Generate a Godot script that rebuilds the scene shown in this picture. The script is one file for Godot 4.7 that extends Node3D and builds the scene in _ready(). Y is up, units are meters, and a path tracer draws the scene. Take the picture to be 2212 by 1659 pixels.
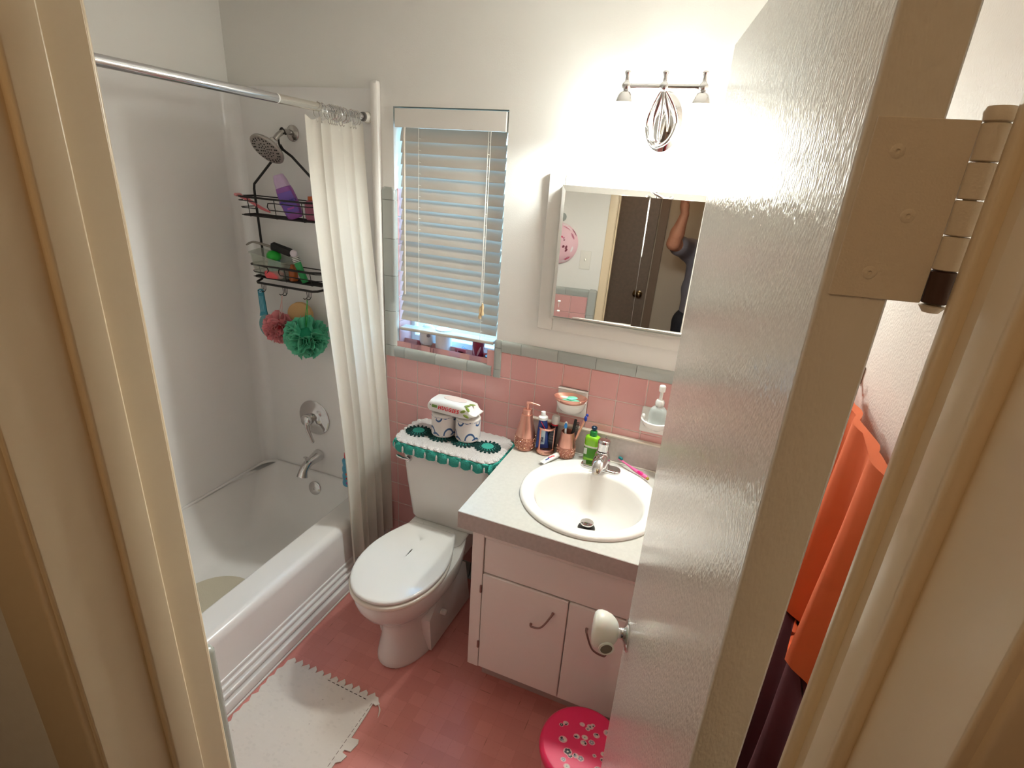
extends Node3D
# A small bathroom seen from the hall through its open door. Metres, y up, floor at 0, back wall at z = 0.

const PITCH := 0.1095      # wall tile pitch
var taken := {}
var mats := {}
var rng := RandomNumberGenerator.new()

# ------------------------------------------------------------------ mesh collector
class M:
	var v := PackedVector3Array()
	var uv := PackedVector2Array()
	var x := Transform3D()

	func t(a: Vector3, b: Vector3, c: Vector3, ua := Vector2.ZERO, ub := Vector2.ZERO, uc := Vector2.ZERO) -> void:
		v.append(x * a); v.append(x * b); v.append(x * c)
		uv.append(ua); uv.append(ub); uv.append(uc)

	func q(a: Vector3, b: Vector3, c: Vector3, d: Vector3, ua := Vector2(0, 1), ub := Vector2(1, 1), uc := Vector2(1, 0), ud := Vector2(0, 0)) -> void:
		t(a, b, c, ua, ub, uc); t(a, c, d, ua, uc, ud)

	func fix(from: int) -> void:      # front faces run clockwise: turn a piece that is inside out
		var mid := Vector3.ZERO
		for i in range(from, v.size()): mid += v[i]
		mid /= maxf(1.0, v.size() - from)
		var vol := 0.0
		for i in range(from, v.size(), 3): vol += (v[i] - mid).dot((v[i + 1] - mid).cross(v[i + 2] - mid))
		if vol > 0.0:
			for i in range(from, v.size(), 3):
				var a := v[i + 1]; v[i + 1] = v[i + 2]; v[i + 2] = a
				var b := uv[i + 1]; uv[i + 1] = uv[i + 2]; uv[i + 2] = b

	func box(lo: Vector3, hi: Vector3, bev := 0.0) -> M:
		var f := v.size()
		var c := (lo + hi) * 0.5
		var h := (hi - lo) * 0.5
		var b := minf(bev, minf(h.x, minf(h.y, h.z)) * 0.98)
		var ax := [Vector3(1, 0, 0), Vector3(0, 1, 0), Vector3(0, 0, 1)]
		for k in 3:
			var n: Vector3 = ax[k]
			var p: Vector3 = ax[(k + 1) % 3]
			var r: Vector3 = ax[(k + 2) % 3]
			var hn: float = h[k]
			var hp: float = h[(k + 1) % 3]
			var hr: float = h[(k + 2) % 3]
			for s: float in [-1.0, 1.0]:
				var o := c + n * hn * s
				var e := p * (hp - b) * s
				var g := r * (hr - b)
				q(o - e - g, o - e + g, o + e + g, o + e - g, Vector2(0, 1), Vector2(0, 0), Vector2(1, 0), Vector2(1, 1))
			if b > 0.0:
				for sp: float in [-1.0, 1.0]:      # bevels along r, between the n and p faces
					for sn: float in [-1.0, 1.0]:
						var a1 := c + n * sn * hn + p * sp * (hp - b)
						var a2 := c + n * sn * (hn - b) + p * sp * hp
						var g2 := r * (hr - b)
						if sp * sn > 0: q(a1 - g2, a1 + g2, a2 + g2, a2 - g2)
						else: q(a2 - g2, a2 + g2, a1 + g2, a1 - g2)
		if b > 0.0:
			for sx: float in [-1.0, 1.0]:
				for sy: float in [-1.0, 1.0]:
					for sz: float in [-1.0, 1.0]:
						var a := c + Vector3(sx * h.x, sy * (h.y - b), sz * (h.z - b))
						var d := c + Vector3(sx * (h.x - b), sy * h.y, sz * (h.z - b))
						var e3 := c + Vector3(sx * (h.x - b), sy * (h.y - b), sz * h.z)
						if sx * sy * sz > 0: t(a, e3, d)
						else: t(a, d, e3)
		fix_each(f)
		return self

	func fix_each(from: int) -> void:      # every face of a convex piece turned outwards
		var mid := Vector3.ZERO
		for i in range(from, v.size()): mid += v[i]
		mid /= maxf(1.0, v.size() - from)
		for i in range(from, v.size(), 3):
			var n := (v[i + 1] - v[i]).cross(v[i + 2] - v[i])
			if n.dot((v[i] + v[i + 1] + v[i + 2]) / 3.0 - mid) > 0.0:
				var a := v[i + 1]; v[i + 1] = v[i + 2]; v[i + 2] = a
				var b := uv[i + 1]; uv[i + 1] = uv[i + 2]; uv[i + 2] = b

	func loft(rings: Array, cap0 := true, cap1 := true, closed := true, keep := false) -> M:
		var f := v.size()
		var n: int = rings[0].size()
		var cnt := n if closed else n - 1
		for i in rings.size() - 1:
			var r0: PackedVector3Array = rings[i]
			var r1: PackedVector3Array = rings[i + 1]
			var v0 := float(i) / (rings.size() - 1)
			var v1 := float(i + 1) / (rings.size() - 1)
			for j in cnt:
				var j2 := (j + 1) % n
				var u0 := float(j) / cnt
				var u1 := float(j + 1) / cnt
				q(r0[j], r0[j2], r1[j2], r1[j], Vector2(u0, 1 - v0), Vector2(u1, 1 - v0), Vector2(u1, 1 - v1), Vector2(u0, 1 - v1))
		if cap0: cap(rings[0], true)
		if cap1: cap(rings[rings.size() - 1], false)
		if not keep: fix(f)
		return self

	func cap(r: PackedVector3Array, back: bool) -> void:
		var mid := Vector3.ZERO
		for p in r: mid += p
		mid /= r.size()
		for j in r.size():
			var a := r[j]
			var b := r[(j + 1) % r.size()]
			if back: t(mid, b, a, Vector2(0.5, 0.5), Vector2(0.5, 0.5), Vector2(0.5, 0.5))
			else: t(mid, a, b, Vector2(0.5, 0.5), Vector2(0.5, 0.5), Vector2(0.5, 0.5))

	func lathe(prof: Array, seg := 28, o := Vector3.ZERO, sx := 1.0, sz := 1.0, a0 := 0.0) -> M:
		var rings := []
		for p: Vector2 in prof:
			var r := PackedVector3Array()
			for k in seg:
				var a := a0 + TAU * k / seg
				r.append(o + Vector3(cos(a) * p.x * sx, p.y, sin(a) * p.x * sz))
			rings.append(r)
		return loft(rings, prof[0].x > 0.0001, prof[prof.size() - 1].x > 0.0001)

	func tube(pts: Array, r, seg := 8, closed := false, flat := 1.0) -> M:
		var n := pts.size()
		var rings := []
		var up := Vector3.ZERO
		for i in n:
			var a: Vector3 = pts[(i - 1 + n) % n] if closed or i > 0 else pts[0]
			var b: Vector3 = pts[(i + 1) % n] if closed or i < n - 1 else pts[n - 1]
			var d := (b - a).normalized()
			if up == Vector3.ZERO:
				up = Vector3(0, 1, 0) if absf(d.y) < 0.9 else Vector3(1, 0, 0)
			var s := d.cross(up).normalized()
			up = s.cross(d).normalized()
			var rad: float = r[i] if r is Array else r
			var ring := PackedVector3Array()
			for k in seg:
				var w := TAU * k / seg
				ring.append(Vector3(pts[i]) + (s * cos(w) + up * sin(w) * flat) * rad)
			rings.append(ring)
		if closed: rings.append(rings[0])
		return loft(rings, not closed, not closed)

	func ball(c: Vector3, r: Vector3, seg := 20, rows := 12) -> M:
		var rings := []
		for i in rows + 1:
			var b := -PI / 2 + PI * i / rows
			var ring := PackedVector3Array()
			for k in seg:
				var a := TAU * k / seg
				ring.append(c + Vector3(cos(a) * cos(b) * r.x, sin(b) * r.y, sin(a) * cos(b) * r.z))
			rings.append(ring)
		return loft(rings, false, false)

	func prism(poly: PackedVector2Array, z0: float, z1: float) -> M:      # polygon in x, y pushed along z
		var f := v.size()
		var idx := Geometry2D.triangulate_polygon(poly)
		for k in range(0, idx.size(), 3):
			var a := poly[idx[k]]
			var b := poly[idx[k + 1]]
			var c := poly[idx[k + 2]]
			t(Vector3(a.x, a.y, z1), Vector3(b.x, b.y, z1), Vector3(c.x, c.y, z1))
			t(Vector3(a.x, a.y, z0), Vector3(c.x, c.y, z0), Vector3(b.x, b.y, z0))
		var n := poly.size()
		var up := v.size() > f and ((v[f + 1] - v[f]).cross(v[f + 2] - v[f])).dot(x.basis.z) > 0.0
		for k in n:
			var a := poly[k]
			var b := poly[(k + 1) % n]
			if up == (not Geometry2D.is_polygon_clockwise(poly)):
				q(Vector3(a.x, a.y, z0), Vector3(b.x, b.y, z0), Vector3(b.x, b.y, z1), Vector3(a.x, a.y, z1))
			else:
				q(Vector3(b.x, b.y, z0), Vector3(a.x, a.y, z0), Vector3(a.x, a.y, z1), Vector3(b.x, b.y, z1))
		fix(f)
		return self

	func add(mesh: Mesh, tr := Transform3D()) -> M:
		for s in mesh.get_surface_count():
			var ar := mesh.surface_get_arrays(s)
			var vs: PackedVector3Array = ar[Mesh.ARRAY_VERTEX]
			var ix = ar[Mesh.ARRAY_INDEX]
			if ix == null or ix.size() == 0:
				for k in vs.size(): v.append(x * (tr * vs[k])); uv.append(Vector2.ZERO)
			else:
				for k in ix: v.append(x * (tr * vs[k])); uv.append(Vector2.ZERO)
		return self

	func mesh(smooth := 50.0) -> ArrayMesh:
		var n := v.size()
		var fn := PackedVector3Array()
		fn.resize(n / 3)
		var near := {}
		for i in n / 3:
			var c := (v[i * 3 + 2] - v[i * 3]).cross(v[i * 3 + 1] - v[i * 3])
			fn[i] = c
		var out := PackedVector3Array()
		out.resize(n)
		var lim := cos(deg_to_rad(smooth))
		for i in n:
			var k := Vector3i((v[i] * 20000.0).round())
			if near.has(k): near[k].append(i / 3)
			else: near[k] = [i / 3]
		for i in n:
			var own := fn[i / 3].normalized()
			var s := Vector3.ZERO
			for j: int in near[Vector3i((v[i] * 20000.0).round())]:
				if fn[j].normalized().dot(own) >= lim: s += fn[j]
			out[i] = s.normalized() if s.length() > 1e-14 else (own if own != Vector3.ZERO else Vector3.UP)
		var arr := []
		arr.resize(Mesh.ARRAY_MAX)
		arr[Mesh.ARRAY_VERTEX] = v
		arr[Mesh.ARRAY_NORMAL] = out
		arr[Mesh.ARRAY_TEX_UV] = uv
		var m := ArrayMesh.new()
		m.add_surface_from_arrays(Mesh.PRIMITIVE_TRIANGLES, arr)
		return m

# ------------------------------------------------------------------ nodes
func numbered(called: String) -> String:
	taken[called] = taken.get(called, -1) + 1
	return called if taken[called] == 0 else "%s_%03d" % [called, taken[called]]

func tag(o: Node, label: String, category: String, group := "") -> Node:
	o.set_meta("label", label)
	o.set_meta("category", category)
	if group != "": o.set_meta("group", group)
	return o

func thing(called: String, label: String, category: String, at := Vector3.ZERO, turn := 0.0, group := "") -> Node3D:
	var o := Node3D.new()
	o.name = numbered(called)
	add_child(o)
	o.position = at
	o.rotation.y = turn
	tag(o, label, category, group)
	return o

func inst(m, mat: Material, smooth := 50.0) -> MeshInstance3D:
	var o := MeshInstance3D.new()
	o.mesh = m.mesh(smooth) if m is M else m
	o.material_override = mat
	return o

func part(parent: Node, called: String, m, mat: Material, label := "", smooth := 50.0) -> MeshInstance3D:
	var o := inst(m, mat, smooth)
	o.name = called
	parent.add_child(o, true)
	if label != "": o.set_meta("label", label)
	return o

func one(called: String, m, mat: Material, label: String, category: String, group := "", at := Vector3.ZERO, smooth := 50.0) -> MeshInstance3D:
	var o := inst(m, mat, smooth)
	o.name = numbered(called)
	add_child(o)
	o.position = at
	tag(o, label, category, group)
	return o

func struct(called: String, m, mat: Material, smooth := 50.0) -> MeshInstance3D:
	var o := inst(m, mat, smooth)
	o.name = numbered(called)
	add_child(o)
	o.set_meta("kind", "structure")
	return o

func at_origin(p: Vector3) -> M:      # collector that takes world points for a thing standing at p
	var m := M.new()
	m.x = Transform3D(Basis(), -p)
	return m

# ------------------------------------------------------------------ materials
func c8(r: float, g: float, b: float) -> Color: return Color(r / 255.0, g / 255.0, b / 255.0)

func mt(col: Color, rough := 0.6, metal := 0.0, spec := 0.5) -> StandardMaterial3D:
	var key := "%s|%.3f|%.3f|%.3f" % [col.to_html(), rough, metal, spec]
	if mats.has(key): return mats[key]
	var m := StandardMaterial3D.new()
	m.albedo_color = col
	m.roughness = rough
	m.metallic = metal
	m.metallic_specular = spec
	mats[key] = m
	return m

func noise_tex(freq: float, size := 256, normal := false, strength := 4.0, kind := FastNoiseLite.TYPE_SIMPLEX, sd := 1, oct := 3) -> NoiseTexture2D:
	var n := FastNoiseLite.new()
	n.noise_type = kind
	n.frequency = freq
	n.seed = sd
	n.fractal_octaves = oct
	var t := NoiseTexture2D.new()
	t.width = size
	t.height = size
	t.seamless = true
	t.noise = n
	t.as_normal_map = normal
	t.bump_strength = strength
	return t

func rough_mat(col: Color, rough: float, freq: float, scale: Vector3, strength: float, ns := 0.4, spec := 0.5) -> StandardMaterial3D:
	var m := StandardMaterial3D.new()
	m.albedo_color = col
	m.roughness = rough
	m.metallic_specular = spec
	m.uv1_triplanar = true
	m.uv1_world_triplanar = true
	m.uv1_scale = scale
	m.normal_enabled = true
	m.normal_scale = ns
	m.normal_texture = noise_tex(freq, 256, true, strength)
	return m

func mottled(a: Color, b: Color, rough: float, freq: float, scale: float, sd := 3, world := true) -> StandardMaterial3D:
	var m := StandardMaterial3D.new()
	var t := noise_tex(freq, 256, false, 1.0, FastNoiseLite.TYPE_SIMPLEX, sd, 4)
	var g := Gradient.new()
	g.set_color(0, a)
	g.set_color(1, b)
	t.color_ramp = g
	m.albedo_texture = t
	m.roughness = rough
	m.uv1_triplanar = true
	m.uv1_world_triplanar = world
	m.uv1_scale = Vector3.ONE * scale
	return m

func clear(col: Color, alpha: float, rough := 0.05) -> StandardMaterial3D:
	var m := StandardMaterial3D.new()
	m.albedo_color = Color(col.r, col.g, col.b, alpha)
	m.transparency = BaseMaterial3D.TRANSPARENCY_ALPHA
	m.roughness = rough
	return m

func tex_mat(im: Image, rough := 0.6) -> StandardMaterial3D:
	var m := StandardMaterial3D.new()
	m.albedo_texture = ImageTexture.create_from_image(im)
	m.roughness = rough
	return m

func canvas(w: int, h: int, col: Color) -> Image:
	var im := Image.create(w, h, false, Image.FORMAT_RGBA8)
	im.fill(col)
	return im

func dab(im: Image, cx: float, cy: float, rx: float, ry: float, col: Color) -> void:
	for y in range(maxi(0, int(cy - ry)), mini(im.get_height(), int(cy + ry) + 2)):
		for x in range(maxi(0, int(cx - rx)), mini(im.get_width(), int(cx + rx) + 2)):
			var dx := (x - cx) / rx
			var dy := (y - cy) / ry
			if dx * dx + dy * dy <= 1.0: im.set_pixel(x, y, col)

func arc(im: Image, cx: float, cy: float, r: float, a0: float, a1: float, w: float, col: Color) -> void:
	var n := int(r * absf(a1 - a0)) + 4
	for k in n:
		var a := lerpf(a0, a1, float(k) / (n - 1))
		dab(im, cx + cos(a) * r, cy + sin(a) * r, w, w, col)

func text_mesh(s: String, size: float, depth := 0.0006, serif := false, bold := true) -> TextMesh:
	var f := SystemFont.new()
	f.font_names = PackedStringArray(["Droid Serif" if serif else "Droid Sans"])
	f.font_weight = 700 if bold else 400
	var t := TextMesh.new()
	t.text = s
	t.font = f
	t.font_size = 48
	t.pixel_size = size / 48.0
	t.depth = depth
	t.curve_step = 2.0
	return t

func rrect(cx: float, cz: float, hx: float, hz: float, r: float, y: float, seg := 6) -> PackedVector3Array:      # rounded rectangle in x, z
	var out := PackedVector3Array()
	var rr := minf(r, minf(hx, hz) * 0.999)
	for k in 4:
		var ox := (hx - rr) * (1.0 if k == 0 or k == 3 else -1.0)
		var oz := (hz - rr) * (1.0 if k < 2 else -1.0)
		for j in seg + 1:
			var a := PI / 2 * (k + float(j) / seg)
			out.append(Vector3(cx + ox + cos(a) * rr, y, cz + oz + sin(a) * rr))
	return out

func rrect2(hx: float, hy: float, r: float, seg := 5) -> PackedVector2Array:
	var out := PackedVector2Array()
	for p in rrect(0, 0, hx, hy, r, 0, seg): out.append(Vector2(p.x, p.z))
	return out

func even(r: PackedVector3Array, n: int) -> PackedVector3Array:      # closed outline resampled to n points at even spacing
	var len := 0.0
	for k in r.size(): len += r[k].distance_to(r[(k + 1) % r.size()])
	var out := PackedVector3Array()
	var k := 0
	var done := 0.0
	for i in n:
		var want := len * i / n
		while done + r[k].distance_to(r[(k + 1) % r.size()]) < want and k < r.size() - 1:
			done += r[k].distance_to(r[(k + 1) % r.size()])
			k += 1
		var seg := maxf(r[k].distance_to(r[(k + 1) % r.size()]), 1e-9)
		out.append(r[k].lerp(r[(k + 1) % r.size()], clampf((want - done) / seg, 0.0, 1.0)))
	return out

func bez(p: Array, n := 12) -> Array:      # smooth path through the points
	var c := Curve3D.new()
	for i in p.size():
		var a: Vector3 = p[maxi(0, i - 1)]
		var b: Vector3 = p[mini(p.size() - 1, i + 1)]
		var d := (b - a) / 6.0
		c.add_point(p[i], -d, d)
	var out := []
	for i in (p.size() - 1) * n + 1:
		out.append(c.sample(mini(i / n, p.size() - 2), float(i - mini(i / n, p.size() - 2) * n) / n))
	return out

# ------------------------------------------------------------------ the scene
func _ready() -> void:
	rng.seed = 7
	# camera: a phone held up in the hall, looking down and left through the doorway
	var cam := Camera3D.new()
	cam.name = "camera"
	cam.fov = 70.554
	cam.near = 0.01
	cam.transform = Transform3D(Basis(Vector3(0.9256, 0.0630, -0.3732), Vector3(-0.1927, 0.9270, -0.3217), Vector3(0.3257, 0.3697, 0.8702)).orthonormalized(), Vector3(0.7353, 1.8697, 1.9380))
	add_child(cam)
	cam.current = true
	# daylight outside the window, and the exposure
	var sky_mat := ProceduralSkyMaterial.new()
	sky_mat.sky_top_color = Color(0.50, 0.78, 1.0)
	sky_mat.sky_horizon_color = Color(0.72, 0.92, 1.0)
	sky_mat.ground_horizon_color = Color(0.66, 0.84, 0.90)
	sky_mat.ground_bottom_color = Color(0.40, 0.50, 0.52)
	sky_mat.sky_energy_multiplier = 2.1
	sky_mat.ground_energy_multiplier = 1.7
	var sky := Sky.new()
	sky.sky_material = sky_mat
	var env := Environment.new()
	env.background_mode = Environment.BG_SKY
	env.sky = sky
	env.tonemap_mode = Environment.TONE_MAPPER_LINEAR
	env.tonemap_exposure = 1.95
	env.sdfgi_enabled = true
	env.ssao_enabled = true
	env.ssil_enabled = true
	var we := WorldEnvironment.new()
	we.name = "environment"
	we.environment = env
	add_child(we)

	make_materials()
	room()
	window_and_blind()
	doorway()
	tub_area()
	toilet()
	vanity()
	mirror_cabinet()
	vanity_light()
	shower_things()
	counter_things()
	tank_things()
	sill_things()
	floor_things()
	behind_door()
	hall()
	person()

var paint: Material
var pink: Array
var grey: Array
var china: Material
var acrylic: Material
var chrome: Material
var white_paint: Material
var door_paint: Material
var copper: Material

func make_materials() -> void:
	paint = rough_mat(c8(243, 240, 234), 0.5, 0.08, Vector3(6, 6, 6), 4.0, 0.05, 0.4)
	pink = []
	for k in 4:
		pink.append(mt(c8(224 + k, 168 + k * 1.5, 165 + k), 0.15))
	grey = [mt(c8(178, 182, 176), 0.18), mt(c8(184, 187, 181), 0.18), mt(c8(172, 177, 172), 0.2)]
	china = mt(c8(240, 236, 230), 0.07)
	acrylic = mt(c8(243, 240, 237), 0.22)
	chrome = mt(c8(214, 212, 212), 0.08, 1.0)
	white_paint = mt(c8(240, 234, 228), 0.32)
	copper = mt(c8(228, 170, 152), 0.3, 0.85)
	# door gloss: brushed coats of enamel, streaked along the height
	door_paint = rough_mat(c8(240, 233, 223), 0.11, 0.08, Vector3(12, 4, 12), 5.0, 0.12)

# ------------------------------------------------------------------ room shell
func room() -> void:
	# back wall (window opening x -0.548..-0.078, y 1.10..2.055)
	var w := M.new()
	w.box(Vector3(-1.5, 0, -0.15), Vector3(-0.543, 2.44, -0.004))
	w.box(Vector3(-0.07, 0, -0.15), Vector3(1.1, 2.44, -0.004))
	w.box(Vector3(-0.543, 0, -0.15), Vector3(-0.07, 1.098, -0.004))
	w.box(Vector3(-0.543, 2.055, -0.15), Vector3(-0.07, 2.44, -0.004))
	var wb := struct("wall_back", w, paint)
	part(wb, "grout", M.new().box(Vector3(-0.6, 0, -0.004), Vector3(-0.07, 1.075, -0.0022)).box(Vector3(-0.07, 0, -0.004), Vector3(0.98, 1.19, -0.0022)), mt(c8(226, 208, 200), 0.8))
	var full := M.new().box(Vector3(-0.0538, -0.0538, -0.006), Vector3(0.0538, 0.0538, 0), 0.0028).mesh(30.0)
	for j in 10:
		for i in range(-6, 9):
			var x0 := i * PITCH
			var x1 := x0 + PITCH
			var y1 := 1.175 - j * PITCH
			var y0 := y1 - PITCH
			if j == 0 and x1 < -0.001: 
				if i == -1: x0 = -0.043
				else: continue
			if i == -6: x0 = -0.598
			if x0 > 0.14 and y1 < 0.72: continue
			if x1 > 0.98: x1 = 0.98
			var mat: Material = pink[absi(i * 7 + j * 5) % 4]
			var o: MeshInstance3D
			if x1 - x0 > PITCH - 0.001:
				o = part(wb, "tile", full, mat)
				o.position = Vector3((x0 + x1) * 0.5, (y0 + y1) * 0.5, 0)
			else:
				o = part(wb, "tile", M.new().box(Vector3(x0 + 0.001, y0 + 0.001, -0.006), Vector3(x1 - 0.001, y1 - 0.001, 0), 0.0028), mat)
			o.position += Vector3(0, 0, rng.randf_range(-0.0006, 0.0004))
	# rounded grey cap along the top of the tile
	var xx := -0.043
	var n := 0
	while xx < 0.97:
		var x1 := minf(xx + (0.085 if n == 0 else 0.1524), 0.98)
		part(wb, "cap_tile", cap_piece(x1 - xx - 0.0015), grey[n % 3]).position = Vector3(xx, 1.1755, 0)
		xx = x1
		n += 1
	# grey rounded trim round the foot of the window
	for p in [[-0.552, -0.50], [-0.50, -0.348], [-0.348, -0.196], [-0.196, -0.085]]:
		part(wb, "sill_trim", M.new().loft(trim_rings(Vector3(p[0] + 0.0007, 1.062, 0), Vector3(p[1] - 0.0007, 1.062, 0), Vector3(0, 0.05, 0)), true, true), grey[n % 3])
		n += 1
	for p in [[1.062, 1.113], [1.113, 1.265], [1.265, 1.417], [1.417, 1.569], [1.569, 1.72]]:
		part(wb, "window_trim", M.new().loft(trim_rings(Vector3(-0.598, p[0] + 0.0007, 0), Vector3(-0.598, p[1] - 0.0007, 0), Vector3(0.058, 0, 0)), true, true), grey[n % 3])
		n += 1
	part(wb, "window_trim", M.new().loft(trim_rings(Vector3(-0.598, 1.7207, 0), Vector3(-0.598, 1.755, 0), Vector3(0.058, 0, 0)) + [shrink(trim_rings(Vector3(-0.598, 1.765, 0), Vector3(-0.598, 1.768, 0), Vector3(0.058, 0, 0))[1], 0.72)]), grey[1])
	for p in [[1.062, 1.098], [1.098, 1.19]]:
		part(wb, "window_trim", M.new().loft(trim_rings(Vector3(-0.044, p[0] + 0.0007, 0), Vector3(-0.044, p[1] - 0.0007, 0), Vector3(-0.036, 0, 0)), true, true), grey[n % 3])
		n += 1
	part(wb, "window_trim", M.new().loft(trim_rings(Vector3(-0.044, 1.1907, 0), Vector3(-0.044, 1.212, 0), Vector3(-0.036, 0, 0)) + [shrink(trim_rings(Vector3(-0.044, 1.22, 0), Vector3(-0.044, 1.223, 0), Vector3(-0.036, 0, 0))[1], 0.75)]), grey[0])
	# sill and reveal tiles
	for k in 5:
		for d in 2:
			var a := -0.543 + k * 0.0946
			part(wb, "sill_tile", M.new().box(Vector3(a + 0.001, 1.098, -0.006 - d * 0.056), Vector3(a + 0.0936, 1.1085, -0.06 - d * 0.056), 0.002), pink[(k + d) % 4])
	for j in 6:
		for d in 1:
			var y := 1.1095 + j * PITCH
			part(wb, "reveal_tile", M.new().box(Vector3(-0.543, y, -0.114), Vector3(-0.5375, y + PITCH - 0.002, -0.020), 0.002), pink[(j + d) % 4])
			if j == 0:
				part(wb, "reveal_tile", M.new().box(Vector3(-0.0795, y, -0.114), Vector3(-0.07, y + PITCH - 0.002, -0.004), 0.002), pink[2])
	# grey base tiles along the floor
	for k in 8:
		var a := -0.598 + k * 0.1524
		if a > 0.2: break
		part(wb, "base_tile", M.new().loft(base_rings(a + 0.001, a + 0.1514)), grey[k % 3])
	# left wall behind the tub, right wall, ceiling, floor
	struct("wall_left", M.new().box(Vector3(-1.5, 0, -0.004), Vector3(-1.352, 2.44, 1.72)), paint)
	struct("wall_right", M.new().box(Vector3(0.98, 0, -0.004), Vector3(1.1, 2.44, 1.60)), rough_mat(c8(240, 228, 218), 0.5, 0.06, Vector3(8, 8, 8), 8.0, 0.1))
	struct("ceiling", M.new().box(Vector3(-1.5, 2.44, -0.15), Vector3(2.2, 2.56, 3.15)), paint)
	# pink sheet floor with the faint joints of its small mosaic squares
	var im := canvas(512, 512, c8(222, 146, 137))
	var fr := RandomNumberGenerator.new()
	fr.seed = 4
	for ty in 16:
		for tx in 16:
			var k := fr.randf_range(-5, 4)
			im.fill_rect(Rect2i(tx * 32, ty * 32, 32, 32), c8(222 + k, 146 + k, 137 + k))
	for k in 16:
		for p in 512:
			if fr.randf() < 0.75: im.set_pixel(k * 32, p, c8(212, 136, 127))
			if fr.randf() < 0.75: im.set_pixel(p, k * 32, c8(212, 136, 127))
	for k in 40:      # dirt caught in a few joints
		var gx := fr.randi_range(0, 15) * 32
		var gy := fr.randi_range(0, 511)
		for p in fr.randi_range(6, 26):
			if k % 2 == 0: im.set_pixel(gx, (gy + p) % 512, c8(168, 100, 92))
			else: im.set_pixel((gy + p) % 512, gx, c8(168, 100, 92))
	for k in 500: im.set_pixel(fr.randi_range(0, 511), fr.randi_range(0, 511), c8(196, 122, 114))
	var fm := tex_mat(im, 0.42)
	fm.uv1_triplanar = true
	fm.uv1_world_triplanar = true
	fm.uv1_scale = Vector3.ONE * 1.15
	struct("floor", M.new().box(Vector3(-1.5, -0.1, -0.15), Vector3(1.1, 0, 1.66)), fm)

func cap_piece(l: float) -> M:      # 2 inch cap with a rounded shoulder, along x
	var prof := [Vector2(-0.006, 0), Vector2(0.002, 0), Vector2(0.004, 0.003), Vector2(0.0055, 0.015), Vector2(0.009, 0.028), Vector2(0.0095, 0.036), Vector2(0.0075, 0.043), Vector2(0.003, 0.047), Vector2(-0.006, 0.048)]
	var a := PackedVector3Array()
	var b := PackedVector3Array()
	for p: Vector2 in prof:
		a.append(Vector3(0, p.y, p.x))
		b.append(Vector3(l, p.y, p.x))
	return M.new().loft([a, b])

func trim_rings(a: Vector3, b: Vector3, across: Vector3) -> Array:      # bullnose: flat on the wall side, rolled over into the opening
	var prof := [Vector2(0, -0.006), Vector2(0, 0.0015), Vector2(0.06, 0.004), Vector2(0.45, 0.0055), Vector2(0.72, 0.005), Vector2(0.88, 0.001), Vector2(0.97, -0.006), Vector2(1.0, -0.016), Vector2(1.0, -0.022)]
	var r0 := PackedVector3Array()
	var r1 := PackedVector3Array()
	for p: Vector2 in prof:
		r0.append(a + across * p.x + Vector3(0, 0, p.y))
		r1.append(b + across * p.x + Vector3(0, 0, p.y))
	return [r0, r1]

func shrink(r: PackedVector3Array, k: float) -> PackedVector3Array:
	var mid := Vector3.ZERO
	for p in r: mid += p
	mid /= r.size()
	var out := PackedVector3Array()
	for p in r: out.append(Vector3(mid.x + (p.x - mid.x) * k, p.y, mid.z + (p.z - mid.z) * k - 0.003))
	return out

func base_rings(x0: float, x1: float) -> Array:
	var prof := [Vector2(-0.006, 0), Vector2(0.022, 0), Vector2(0.021, 0.006), Vector2(0.008, 0.012), Vector2(0.003, 0.024), Vector2(0.001, 0.072), Vector2(-0.001, 0.079), Vector2(-0.006, 0.08)]
	var a := PackedVector3Array()
	var b := PackedVector3Array()
	for p: Vector2 in prof:
		a.append(Vector3(x0, p.y, p.x))
		b.append(Vector3(x1, p.y, p.x))
	return [a, b]

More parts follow.
